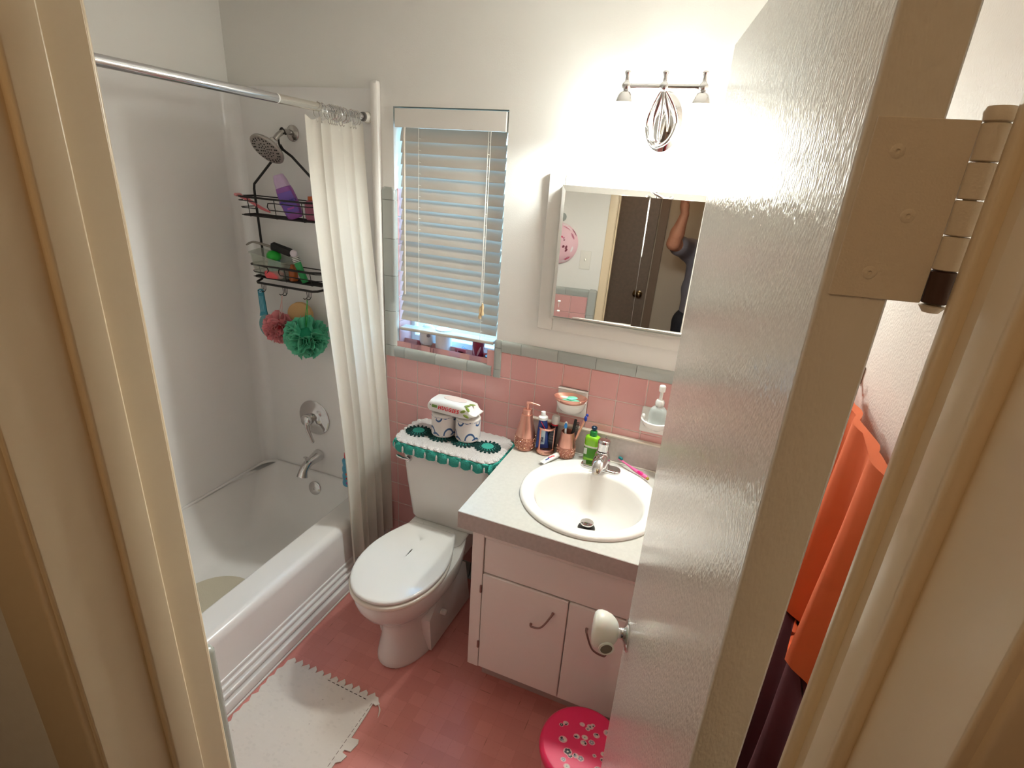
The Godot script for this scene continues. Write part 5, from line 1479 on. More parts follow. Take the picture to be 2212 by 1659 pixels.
# ------------------------------------------------------------------ on the toilet tank
func tank_things() -> void:
	# crochet cover
	var cov := thing("crochet_tank_cover", "white, teal and dark green crochet cover over the toilet tank lid", "tank cover", Vector3(-0.190, 0.785, 0.112))
	var wool := StandardMaterial3D.new()
	wool.albedo_color = c8(238, 232, 228)
	wool.roughness = 0.95
	wool.normal_enabled = true
	wool.normal_texture = noise_tex(0.16, 256, true, 14.0, FastNoiseLite.TYPE_CELLULAR, 6, 2)
	wool.uv1_triplanar = true
	wool.uv1_scale = Vector3.ONE * 9.0
	var teal := wool.duplicate() as StandardMaterial3D
	teal.albedo_color = c8(66, 190, 172)
	var dark := wool.duplicate() as StandardMaterial3D
	dark.albedo_color = c8(8, 66, 62)
	var wavy := func(hx: float, hz: float, y: float, amp: float, n: float, ay: float) -> PackedVector3Array:
		var r := even(rrect(0, 0, hx, hz, 0.062, y, 24), 220)
		var o := PackedVector3Array()
		for k in r.size():
			var w := sin(TAU * n * k / r.size())
			o.append(Vector3(r[k].x * (1 + amp * w), r[k].y + ay * w, r[k].z * (1 + amp * w)))
		return o
	part(cov, "top", M.new().loft([wavy.call(0.234, 0.122, 0.0012, 0.004, 34, 0.0005), wavy.call(0.236, 0.124, 0.004, 0.006, 34, 0.002), wavy.call(0.226, 0.114, 0.0115, 0.006, 34, 0.001), wavy.call(0.20, 0.09, 0.0135, 0.0, 34, 0.0)]), wool, "white crochet field", 60.0)
	part(cov, "skirt", M.new().loft([wavy.call(0.221, 0.109, -0.052, 0.014, 22, 0.006), wavy.call(0.231, 0.119, -0.036, 0.012, 22, 0.003), wavy.call(0.238, 0.126, -0.018, 0.008, 22, 0.002), wavy.call(0.238, 0.126, -0.002, 0.010, 22, 0.003), wavy.call(0.230, 0.118, 0.003, 0.008, 22, 0.002)], false, false), teal, "teal crochet skirt", 60.0)
	for k in 26:      # scallops of the skirt
		var p := even(rrect(0, 0, 0.236, 0.124, 0.062, -0.012, 24), 26)[k]
		part(cov, "scallop", M.new().ball(p - Vector3(0, 0.010, 0), Vector3(0.0235, 0.0225, 0.0075) if absf(p.x) < 0.20 else Vector3(0.0075, 0.0225, 0.0235), 14, 8), teal)
	for k in 26:
		var p := even(rrect(0, 0, 0.241, 0.129, 0.062, -0.026, 24), 52)[k * 2 + 1]
		part(cov, "stitch", M.new().ball(p, Vector3(0.0045, 0.017, 0.0045), 8, 6), wool)
	for k in 40:      # white shell edge along the top
		var p := even(rrect(0, 0, 0.226, 0.114, 0.062, 0.007, 24), 40)[k]
		part(cov, "shell_stitch", M.new().ball(p, Vector3(0.013, 0.007, 0.012), 10, 6), wool)
	for k in 4:
		var c := Vector3(-0.160 + k * 0.106, 0.0135, 0.022 - 0.004 * k)
		var ro := Node3D.new()
		ro.name = "rosette"
		cov.add_child(ro, true)
		ro.position = c
		var ring := M.new()
		for j in 18:
			var a := TAU * j / 18
			ring.tube([Vector3(cos(a) * 0.026, 0.003, sin(a) * 0.026), Vector3(cos(a) * 0.056, 0.0026, sin(a) * 0.050)], [0.0062, 0.0046], 6)
		part(ro, "petals", ring, dark)
		part(ro, "disc", M.new().lathe([Vector2(0.036, -0.001), Vector2(0.0375, 0.004), Vector2(0.033, 0.007), Vector2(0.027, 0.0055), Vector2(0.024, 0.009), Vector2(0.016, 0.0095), Vector2(0.012, 0.0075), Vector2(0, 0.009)], 26, Vector3.ZERO, 1.0, 0.92), teal)
	# two wrapped rolls
	var im := canvas(512, 256, c8(232, 226, 222))
	var bl := c8(58, 92, 140)
	for k in 4:
		var ox := k * 128.0
		arc(im, ox + 40, 170, 32, PI, TAU * 0.98, 4.6, bl)
		arc(im, ox + 78, 190, 28, PI * 1.2, PI * 2.6, 4.6, bl)
		arc(im, ox + 96, 74, 26, PI * 0.9, PI * 2.7, 4.4, bl)
		arc(im, ox + 16, 60, 24, -0.6, PI * 0.8, 4.4, bl)
		arc(im, ox + 8, 226, 13, PI * 0.9, PI * 1.9, 3.8, bl)
		for j in 3: dab(im, ox + 52 + j * 9, 84, 3.5, 1.6, c8(120, 116, 130))
		dab(im, ox + 84, 86, 3, 3, c8(80, 60, 80))
		for j in 5: dab(im, ox + 34 + j * 8, 220 + (j % 2), 3.5, 1.8, c8(110, 108, 116))
		arc(im, ox + 44, 60, 8, 0, TAU, 0.9, c8(170, 164, 168))
	var wrap := tex_mat(im, 0.55)
	var prof := [Vector2(0.0, 0.0), Vector2(0.040, 0.0), Vector2(0.049, 0.003), Vector2(0.0515, 0.010), Vector2(0.0515, 0.092), Vector2(0.049, 0.099), Vector2(0.040, 0.102), Vector2(0.020, 0.1015), Vector2(0.0, 0.098)]
	for k in 2:
		var p := Vector3([-0.243, -0.134][k], 0.8075, [0.108, 0.100][k])
		var rl := thing("toilet_roll", ["blue printed wrapped toilet roll on the tank cover, nearer the curtain", "blue printed wrapped toilet roll on the tank cover, nearer the vanity"][k], "toilet roll", p, [0.4, 1.7][k], "wrapped toilet rolls on the tank")
		var rm := M.new()
		var rings := []
		for q: Vector2 in [Vector2(0.0515, 0.006), Vector2(0.0518, 0.012), Vector2(0.0518, 0.09), Vector2(0.0512, 0.096)]:
			var ring := PackedVector3Array()
			for j in 41:
				var a := TAU * j / 40
				ring.append(Vector3(cos(a) * q.x, q.y, -sin(a) * q.x))
			rings.append(ring)
		rm.loft(rings, false, false, false)
		part(rl, "printed_wrapper", rm, wrap)
		part(rl, "roll", M.new().lathe([Vector2(0.0, 0.0), Vector2(0.040, 0.0), Vector2(0.049, 0.002), Vector2(0.0512, 0.006), Vector2(0.0505, 0.05), Vector2(0.0512, 0.096), Vector2(0.049, 0.1), Vector2(0.040, 0.1025), Vector2(0.020, 0.102), Vector2(0.018, 0.095), Vector2(0.0, 0.095)], 40), mt(c8(232, 227, 222), 0.6))
	# wipes
	var wp := thing("wipes_pack", "white pack of baby wipes with red lettering lying on the two toilet rolls", "wipes", Vector3(-0.200, 0.911, 0.108), -0.04)
	wp.rotation.x = -0.02
	var film := mt(c8(236, 234, 230), 0.3)
	var rr := []
	for k: Array in [[-0.108, 0.030, 0.004, 0.012], [-0.098, 0.050, 0.010, 0.018], [-0.088, 0.054, 0.0195, 0.020], [-0.04, 0.056, 0.0215, 0.0215], [0.0, 0.056, 0.022, 0.022], [0.05, 0.056, 0.0215, 0.0215], [0.088, 0.053, 0.019, 0.020], [0.097, 0.048, 0.009, 0.018], [0.110, 0.042, 0.005, 0.016], [0.122, 0.038, 0.0015, 0.018]]:
		var ring := PackedVector3Array()
		for j in 24:
			var a := TAU * j / 24
			var cx := signf(cos(a)) * pow(absf(cos(a)), 0.45)
			var sy := signf(sin(a)) * pow(absf(sin(a)), 0.6)
			ring.append(Vector3(k[0], (k[3] + sy * k[2]) * 1.4, cx * k[1] * 0.88))
		rr.append(ring)
	part(wp, "pack", M.new().loft(rr), film, "", 40.0)
	var lm := PackedVector2Array()
	for k in 30:
		var a := TAU * k / 30
		lm.append(Vector2(cos(a) * 0.052, sin(a) * 0.024))
	var fl := M.new(); fl.x = Transform3D(Basis(Vector3(1, 0, 0), -PI / 2), Vector3(0.006, 0.0608, -0.004))
	part(wp, "flap", fl.prism(lm, -0.001, 0.0012), mt(c8(232, 214, 206), 0.35), "pale oval flap")
	var tx := part(wp, "lettering", text_mesh("HUGGIES", 0.0225, 0.0012), mt(c8(214, 30, 44), 0.4), "red lettering")
	tx.transform = Transform3D(Basis(Vector3(1, 0, 0), -0.10) * Basis(Vector3(1, 0, 0), Vector3(0.18, 1, 0), Vector3(0, 0, 1)), Vector3(0.004, 0.033, 0.0498))
	var tb := part(wp, "green_badge", M.new().prism(rrect2(0.0125, 0.0058, 0.003), -0.0006, 0.0006), mt(c8(110, 150, 70), 0.4))
	tb.position = Vector3(-0.062, 0.034, 0.0490)
	part(wp, "dot", M.new().ball(Vector3(-0.082, 0.036, 0.0476), Vector3(0.002, 0.003, 0.001), 8, 6), mt(c8(90, 86, 84), 0.5))
	var leafm := mt(c8(140, 160, 66), 0.4)
	for k: Array in [[0.070, 0.040, 0.0490, 0.5], [0.084, 0.022, 0.0475, -0.3], [0.078, 0.0595, 0.026, 0.9], [0.088, 0.057, 0.002, 0.2], [0.086, 0.050, 0.040, -0.6]]:
		part(wp, "leaf_print", M.new().ball(Vector3.ZERO, Vector3(0.014, 0.006, 0.0022), 12, 6), leafm).transform = Transform3D(Basis(Vector3(1, 0, 0), -PI / 2 * smoothstep(0.045, 0.056, k[1])) * Basis(Vector3(0, 0, 1), k[3]), Vector3(k[0], k[1], k[2]))

# ------------------------------------------------------------------ on the window sill
func sill_things() -> void:
	var Y := 1.1092
	var w := mt(c8(238, 234, 236), 0.4)
	var a := thing("air_freshener", "white round air freshener with tan base on the window sill", "air freshener", Vector3(-0.428, Y, -0.074), 0.6)
	part(a, "body", M.new().lathe([Vector2(0.032, 0.016), Vector2(0.037, 0.030), Vector2(0.036, 0.06), Vector2(0.030, 0.085), Vector2(0.018, 0.098), Vector2(0, 0.10)], 30), w)
	part(a, "base", M.new().lathe([Vector2(0.025, 0), Vector2(0.027, 0.002), Vector2(0.033, 0.017), Vector2(0, 0.018)], 30), mt(c8(206, 174, 158), 0.45))
	var bt := M.new(); bt.x = Transform3D(Basis(Vector3(1, 0, 0), PI / 2), Vector3(0, 0.060, 0.0345))
	part(a, "button", bt.lathe([Vector2(0.008, -0.004), Vector2(0.008, 0.001), Vector2(0.006, 0.002), Vector2(0, 0.0015)], 18), mt(c8(150, 140, 146), 0.5))
	part(a, "arm", M.new().tube([Vector3(0.040, 0.012, 0.012), Vector3(0.044, 0.05, 0.014), Vector3(0.043, 0.085, 0.008)], [0.004, 0.0085, 0.0075], 10, false, 0.6), w)
	var c := thing("white_canister", "plain white cylindrical canister on the window sill beside the air freshener", "canister", Vector3(-0.343, Y, -0.062))
	part(c, "body", M.new().lathe([Vector2(0.033, 0), Vector2(0.035, 0.003), Vector2(0.0355, 0.095), Vector2(0.034, 0.098), Vector2(0, 0.098)], 32), w)
	var p := thing("pacifier", "blue translucent pacifier on the window sill", "pacifier", Vector3(-0.255, Y, -0.080), 0.4)
	p.rotation.x = 0.12
	var bl := mt(c8(26, 150, 220), 0.2)
	part(p, "shield", M.new().lathe([Vector2(0.0, 0.004), Vector2(0.018, 0.006), Vector2(0.0225, 0.012), Vector2(0.0215, 0.014), Vector2(0.014, 0.009), Vector2(0, 0.008)], 26, Vector3.ZERO, 1.0, 0.78), bl)
	part(p, "handle", M.new().tube([Vector3(-0.004, 0.008, 0), Vector3(-0.006, 0.024, 0), Vector3(0, 0.034, 0), Vector3(0.006, 0.024, 0), Vector3(0.004, 0.008, 0)], 0.0022, 8), mt(c8(150, 214, 240), 0.2))
	part(p, "rim", M.new().lathe([Vector2(0.011, 0), Vector2(0.014, 0.001), Vector2(0.013, 0.005), Vector2(0, 0.005)], 20), mt(c8(236, 232, 230), 0.4))
	var k := thing("floral_cup", "maroon cup with pale leaf pattern on the window sill", "cup", Vector3(-0.177, Y, -0.064), 0.2)
	part(k, "body", M.new().lathe([Vector2(0.023, 0), Vector2(0.0245, 0.003), Vector2(0.0265, 0.075), Vector2(0.0258, 0.078), Vector2(0, 0.076)], 28), mt(c8(142, 34, 62), 0.3))
	for j in 6:
		var an := TAU * j / 6 + 0.2
		part(k, "leaf_print", M.new().ball(Vector3.ZERO, Vector3(0.0045, 0.022, 0.0012), 8, 8), mt(c8(206, 168, 172), 0.4)).transform = Transform3D(Basis(Vector3.UP, PI / 2 - an) * Basis(Vector3(0, 0, 1), 0.35 * (1 if j % 2 == 0 else -1)), Vector3(cos(an) * 0.0252, 0.034, sin(an) * 0.0252))
	var d := thing("black_coaster", "black square coaster in the corner of the window sill", "coaster", Vector3(-0.118, Y, -0.052), 0.3)
	part(d, "pad", M.new().box(Vector3(-0.030, 0, -0.030), Vector3(0.030, 0.004, 0.030), 0.001), mt(c8(22, 20, 24), 0.5))
	var e := thing("blue_jar_lid", "blue-grey jar lid with white ring stacked on the black coaster", "lid", Vector3(-0.114, Y + 0.0042, -0.054))
	part(e, "lid", M.new().lathe([Vector2(0.024, 0), Vector2(0.026, 0.002), Vector2(0.0255, 0.013), Vector2(0.023, 0.016), Vector2(0, 0.015)], 26), mt(c8(92, 132, 150), 0.3))
	part(e, "ring", M.new().lathe([Vector2(0.012, 0.0145), Vector2(0.016, 0.0145), Vector2(0.016, 0.0195), Vector2(0.012, 0.0195), Vector2(0.012, 0.0145)], 24), w)
	part(e, "well", M.new().lathe([Vector2(0.0118, 0.0152), Vector2(0.0116, 0.0165), Vector2(0, 0.0163)], 20), mt(c8(30, 30, 34), 0.5))

# ------------------------------------------------------------------ mat and waste bin
func floor_things() -> void:
	var im := canvas(256, 256, c8(234, 227, 218))
	var g := RandomNumberGenerator.new()
	g.seed = 21
	for k in 900:
		var v := g.randf_range(-5, 4)
		dab(im, g.randf_range(0, 255), g.randf_range(0, 255), g.randf_range(1, 5), g.randf_range(1, 3), c8(233 + v, 226 + v, 217 + v))
	for k in 14: dab(im, g.randf_range(0, 255), g.randf_range(0, 255), 1.2, 0.8, c8(190, 178, 168))
	var mm := tex_mat(im, 0.9)
	mm.uv1_triplanar = true
	mm.uv1_scale = Vector3.ONE * 2.0
	var R := Vector3(-0.36, 0.0015, 1.02)
	var mat := thing("bath_mat", "thin white bath mat with frayed zigzag edge on the pink floor", "bath mat", R)
	# outline in x, z; teeth along the far edge, two surviving teeth and bare hem along the right edge
	var e := PackedVector2Array()
	var a := Vector2(-0.578, 0.752)
	var b := Vector2(-0.172, 0.752)
	for k in 12:
		var p := a.lerp(b, k / 12.0)
		e.append(p + Vector2(0.003, 0))
		e.append(a.lerp(b, (k + 0.55) / 12.0) + Vector2(0.002 * (k % 3), -0.022 - 0.004 * (k % 2)))
		e.append(a.lerp(b, (k + 0.86) / 12.0) + Vector2(0.004, -0.014))
	e.append_array(PackedVector2Array([Vector2(-0.160, 0.738), Vector2(-0.150, 0.752), Vector2(-0.140, 0.758), Vector2(-0.150, 0.770), Vector2(-0.164, 0.766), Vector2(-0.160, 0.80), Vector2(-0.157, 0.86), Vector2(-0.155, 0.905)]))
	e.append_array(PackedVector2Array([Vector2(-0.128, 0.900), Vector2(-0.122, 0.912), Vector2(-0.128, 0.945), Vector2(-0.150, 0.948), Vector2(-0.152, 0.958), Vector2(-0.130, 0.962), Vector2(-0.136, 0.985), Vector2(-0.150, 0.995), Vector2(-0.150, 1.04), Vector2(-0.126, 1.045), Vector2(-0.13, 1.08), Vector2(-0.15, 1.09), Vector2(-0.148, 1.28), Vector2(-0.575, 1.28)]))
	for k in 12:
		var z := 1.25 - k * 0.041
		e.append(Vector2(-0.586 + 0.003 * (k % 2), z))
		e.append(Vector2(-0.578 + 0.003 * (k % 3), z - 0.018))
	var mb := M.new()
	mb.x = Transform3D(Basis(Vector3(1, 0, 0), Vector3(0, 0, 1), Vector3(0, 1, 0)), -Vector3(R.x, 0, R.z))
	mb.prism(e, 0.0, 0.0045)
	part(mat, "sheet", mb, mm, "", 30.0)
	var hem := mt(c8(70, 52, 50), 0.9)
	for k in 9:
		var p := Vector2(-0.37, 0.757).lerp(Vector2(-0.182, 0.764), k / 9.0)
		part(mat, "stitch", M.new().box(Vector3(p.x - 0.006, 0.0042, p.y - 0.0011), Vector3(p.x + 0.006, 0.0052, p.y + 0.0011)), hem).position = -Vector3(R.x, 0, R.z)
	for k in 12:
		var p := Vector2(-0.168, 0.775).lerp(Vector2(-0.164, 1.03), k / 12.0)
		part(mat, "stitch", M.new().box(Vector3(p.x - 0.0008, 0.0042, p.y - 0.007), Vector3(p.x + 0.0008, 0.0050, p.y + 0.007)), mt(c8(120, 100, 92), 0.9)).position = -Vector3(R.x, 0, R.z)
	for k in 5:
		part(mat, "loose_thread", M.new().tube(bez([Vector3(-0.150, 0.004, 0.758), Vector3(-0.140 + k * 0.004, 0.006, 0.766 + k * 0.003), Vector3(-0.128 + k * 0.003, 0.003, 0.778 + k * 0.007)], 4), 0.0008, 4), mt(c8(230, 222, 212), 0.9)).position = -Vector3(R.x, 0, R.z)
	# bin
	var P := Vector3(0.607, 0, 0.775)
	var bn := thing("waste_bin", "round hot pink waste bin with small printed stickers beside the vanity", "waste bin", P)
	var bi := canvas(256, 256, c8(238, 40, 96))
	var prt := [c8(206, 190, 186), c8(150, 140, 150), c8(40, 34, 44), c8(236, 190, 190), c8(226, 214, 196)]
	for k in 34:
		var px := g.randf_range(20, 236)
		var py := g.randf_range(20, 236)
		var s := g.randf_range(5, 11)
		dab(bi, px, py, s * 1.35, s * 1.1, c8(240, 176, 176))
		for j in 5: dab(bi, px + cos(j * 1.26) * s * 0.6, py + sin(j * 1.26) * s * 0.55, s * 0.42, s * 0.36, prt[(k + j * (k % 2)) % 5])
		dab(bi, px, py, s * 0.3, s * 0.3, prt[(k + 2) % 5])
	var lm := tex_mat(bi, 0.4)
	var ring := func(r: float, y: float) -> PackedVector3Array: return rrect(0, 0, r, r, r * 0.995, y, 12)
	part(bn, "body", M.new().loft([ring.call(0.102, 0.0), ring.call(0.108, 0.004), ring.call(0.120, 0.235)]), mt(c8(240, 140, 150), 0.4))
	part(bn, "rim", M.new().loft([ring.call(0.122, 0.228), ring.call(0.129, 0.233), ring.call(0.1305, 0.244), ring.call(0.127, 0.256), ring.call(0.118, 0.262)]), mt(c8(238, 36, 92), 0.35))
	var dk := M.new()
	var cnt := 48
	var rings2 := [0.0, 0.05, 0.09, 0.1185]
	for i in 3:
		for j in cnt:
			var a0 := TAU * j / cnt
			var a1 := TAU * (j + 1) / cnt
			var p0 := Vector3(cos(a0) * rings2[i], 0.266 - rings2[i] * 0.03, sin(a0) * rings2[i])
			var p1 := Vector3(cos(a1) * rings2[i], 0.266 - rings2[i] * 0.03, sin(a1) * rings2[i])
			var p2 := Vector3(cos(a1) * rings2[i + 1], 0.266 - rings2[i + 1] * 0.03, sin(a1) * rings2[i + 1])
			var p3 := Vector3(cos(a0) * rings2[i + 1], 0.266 - rings2[i + 1] * 0.03, sin(a0) * rings2[i + 1])
			var um := func(p: Vector3) -> Vector2: return Vector2(0.5 + p.x / 0.24, 0.5 + p.z / 0.24)
			dk.t(p0, p1, p2, um.call(p0), um.call(p1), um.call(p2))
			dk.t(p0, p2, p3, um.call(p0), um.call(p2), um.call(p3))
	part(bn, "lid", dk, lm, "hot pink lid with small printed flowers")

# ------------------------------------------------------------------ clothes on the wall behind the door
func cloth(called: String, label: String, cat: String, base: Vector3, w: float, top: float, bot: float, col: Color, sd: float, neck: float) -> void:
	var m := StandardMaterial3D.new()
	m.albedo_color = col
	m.roughness = 0.9
	m.backlight_enabled = true
	m.backlight = Color(0.3, 0.3, 0.3)
	var c := M.new()
	var rows := []
	for i in 15:
		var h := i / 14.0
		var y := lerpf(top, bot, h)
		var row := PackedVector3Array()
		var back := PackedVector3Array()
		for j in 31:
			var u := j / 30.0 - 0.5
			var ww := w * lerpf(neck, 1.0, smoothstep(0.0, 0.35, h))
			var dx := 0.016 * sin(u * 22 + sd + h) * (0.4 + h) + 0.02
			row.append(Vector3(-dx - 0.006, y, u * ww))
			back.append(Vector3(-dx + 0.002, y, u * ww))
		back.reverse()
		row.append_array(back)
		rows.append(row)
	c.loft(rows)
	var t := thing(called, label, cat, base)
	part(t, "cloth", c, m, "", 70.0)

func behind_door() -> void:
	var hk := mt(c8(190, 180, 160), 0.3, 0.8)
	cloth("orange_towel", "orange towel hanging on the wall behind the open door", "towel", Vector3(0.968, 0, 1.115), 0.42, 1.575, 1.24, c8(238, 116, 66), 0.4, 0.95)
	cloth("red_robe", "crimson robe hanging on the wall beside the orange towel", "robe", Vector3(0.955, 0, 0.80), 0.24, 1.60, 0.55, c8(196, 36, 50), 2.0, 0.35)
	for z: float in [0.80, 0.92, 1.31]:
		var t := thing("wall_hook", "small brass wall hook behind the door, holding %s" % ("the crimson robe" if z < 0.9 else ("the towel corner beside the robe" if z < 1.0 else "the towel corner beside the door frame")), "hook", Vector3(0.98, 1.585 if z > 0.9 else 1.61, z), 0.0, "hooks behind the door")
		part(t, "peg", M.new().tube(bez([Vector3(0, 0.0, 0), Vector3(-0.030, -0.004, 0), Vector3(-0.040, 0.016, 0)], 5), 0.0035, 8), hk)
		part(t, "plate", M.new().box(Vector3(-0.004, -0.015, -0.01), Vector3(0, 0.015, 0.01), 0.001), hk)
	cloth("maroon_shade_cloth", "dark maroon cloth added for the shade below the orange towel", "clothes", Vector3(0.962, 0, 1.115), 0.40, 1.235, 0.70, c8(92, 34, 44), 1.0, 0.9)  # added cloth: its dark maroon stands for the shade under the towel
	var hp := thing("laundry_hamper", "dark brown laundry hamper standing behind the open door", "hamper", Vector3(0.905, 0, 1.09))
	part(hp, "body", M.new().loft([rrect(0, 0, 0.060, 0.16, 0.03, 0.0), rrect(0, 0, 0.065, 0.17, 0.03, 0.02), rrect(0, 0, 0.066, 0.175, 0.03, 0.58)]), mt(c8(64, 44, 40), 0.7))
	part(hp, "rim", M.new().loft([rrect(0, 0, 0.067, 0.178, 0.03, 0.575), rrect(0, 0, 0.068, 0.180, 0.03, 0.595), rrect(0, 0, 0.064, 0.172, 0.03, 0.605)]), mt(c8(120, 88, 76), 0.5))

# ------------------------------------------------------------------ what the mirror shows: front wall, hall
func hall() -> void:
	var warm := mt(c8(222, 208, 188), 0.6)
	struct("wall_hall", M.new().box(Vector3(-1.35, 0, 2.95), Vector3(2.2, 2.44, 3.07)), warm)
	struct("wall_hall_end", M.new().box(Vector3(-1.5, 0, 1.72), Vector3(-1.35, 2.44, 3.07)), warm)
	struct("wall_hall_side", M.new().box(Vector3(2.08, 0, 1.72), Vector3(2.2, 2.44, 2.95)), warm)
	struct("floor_hall", M.new().box(Vector3(-1.5, -0.1, 1.66), Vector3(2.2, 0, 3.07)), mottled(c8(112, 82, 60), c8(134, 100, 74), 0.5, 0.02, 4.0, 41))
	var dk := mottled(c8(138, 122, 108), c8(152, 134, 118), 0.4, 0.03, 3.0, 42)
	var d := struct("door_2", M.new().box(Vector3(-0.28, 0.01, 2.915), Vector3(0.44, 2.05, 2.9495), 0.003), dk)
	var km := M.new(); km.x = Transform3D(Basis(Vector3(1, 0, 0), -PI / 2), Vector3(0.385, 1.02, 2.915))
	part(d, "knob", km.lathe([Vector2(0.028, 0), Vector2(0.026, 0.006), Vector2(0.012, 0.010), Vector2(0.011, 0.03), Vector2(0.026, 0.04), Vector2(0.029, 0.055), Vector2(0.02, 0.066), Vector2(0, 0.068)], 24), mt(c8(170, 150, 120), 0.2, 1.0))
	var cs := M.new()
	cs.box(Vector3(0.45, 0, 2.928), Vector3(0.52, 2.12, 2.9495), 0.003)
	cs.box(Vector3(-0.36, 0, 2.928), Vector3(-0.29, 2.12, 2.9495), 0.003)
	cs.box(Vector3(-0.36, 2.06, 2.9275), Vector3(0.52, 2.13, 2.9495), 0.003)
	struct("trim_4", cs, mt(c8(150, 128, 108), 0.45))
	# flush ceiling light of the hall: lights the hall side of jambs and door
	var cl := thing("hall_ceiling_light", "round frosted flush ceiling light in the hall", "ceiling light", Vector3(0.35, 2.44, 2.38))
	var dome := StandardMaterial3D.new()
	dome.albedo_color = c8(246, 236, 216)
	dome.roughness = 0.4
	dome.emission_enabled = true
	dome.emission = Color(1.0, 0.84, 0.62)
	dome.emission_energy_multiplier = 0.9
	part(cl, "base", M.new().lathe([Vector2(0, 0), Vector2(0.15, 0), Vector2(0.155, -0.012), Vector2(0.145, -0.02), Vector2(0, -0.02)], 32), mt(c8(220, 214, 204), 0.4))
	part(cl, "lamp_dome", M.new().lathe([Vector2(0.14, -0.02), Vector2(0.135, -0.045), Vector2(0.10, -0.072), Vector2(0.05, -0.085), Vector2(0, -0.088)], 32), dome)
	var ho := OmniLight3D.new()
	ho.name = "dome_light"
	ho.position = Vector3(0, -0.055, 0)
	ho.light_color = Color(1.0, 0.86, 0.66)
	ho.light_energy = 0.065
	ho.light_size = 0.1
	ho.omni_range = 8.0
	ho.omni_attenuation = 2.0
	ho.shadow_enabled = true
	cl.add_child(ho, true)
	# switch by the door, shower cap on a suction hook, on the inside of the front wall
	var sw := thing("light_switch", "white light switch plate on the wall beside the doorway", "light switch", Vector3(0.065, 1.405, 1.60))
	part(sw, "plate", M.new().box(Vector3(-0.035, -0.058, -0.006), Vector3(0.035, 0.058, 0.0), 0.002), mt(c8(240, 236, 226), 0.4))
	part(sw, "toggle", M.new().box(Vector3(-0.005, -0.004, -0.016), Vector3(0.005, 0.012, -0.005), 0.002), mt(c8(240, 236, 226), 0.4))
	var S := Vector3(-0.115, 1.495, 1.582)
	var g := RandomNumberGenerator.new()
	g.seed = 31
	var im := canvas(128, 128, c8(240, 196, 204))
	for k in 60:
		var cc := [c8(214, 60, 96), c8(120, 40, 60), c8(240, 236, 236), c8(190, 110, 130)][k % 4] as Color
		dab(im, g.randf_range(4, 124), g.randf_range(4, 124), g.randf_range(2, 5), g.randf_range(2, 4), cc)
	var sc := thing("bathing_cap", "pink printed bathing cap hanging on the wall by the light switch", "bathing cap", S)
	var cm := M.new(); cm.x = Transform3D(Basis(Vector3(1, 0, 0), -PI / 2), Vector3.ZERO)
	part(sc, "cap", cm.lathe([Vector2(0.085, -0.015), Vector2(0.115, -0.008), Vector2(0.125, 0.005), Vector2(0.105, 0.026), Vector2(0.06, 0.038), Vector2(0, 0.042)], 30), tex_mat(im, 0.5))
	part(sc, "hanging_loop", M.new().tube([Vector3(-0.01, 0.12, 0), Vector3(0, 0.16, 0.008), Vector3(0.01, 0.12, 0)], 0.002, 6), mt(c8(240, 220, 224), 0.6))
	var hk := thing("suction_hook", "clear suction hook holding the bathing cap on the wall", "hook", S + Vector3(0, 0.16, 0.018))
	var hm := M.new(); hm.x = Transform3D(Basis(Vector3(1, 0, 0), -PI / 2), Vector3.ZERO)
	part(hk, "cup", hm.lathe([Vector2(0.026, 0), Vector2(0.022, 0.006), Vector2(0.008, 0.010), Vector2(0, 0.011)], 22), clear(c8(214, 222, 214), 0.55, 0.1))

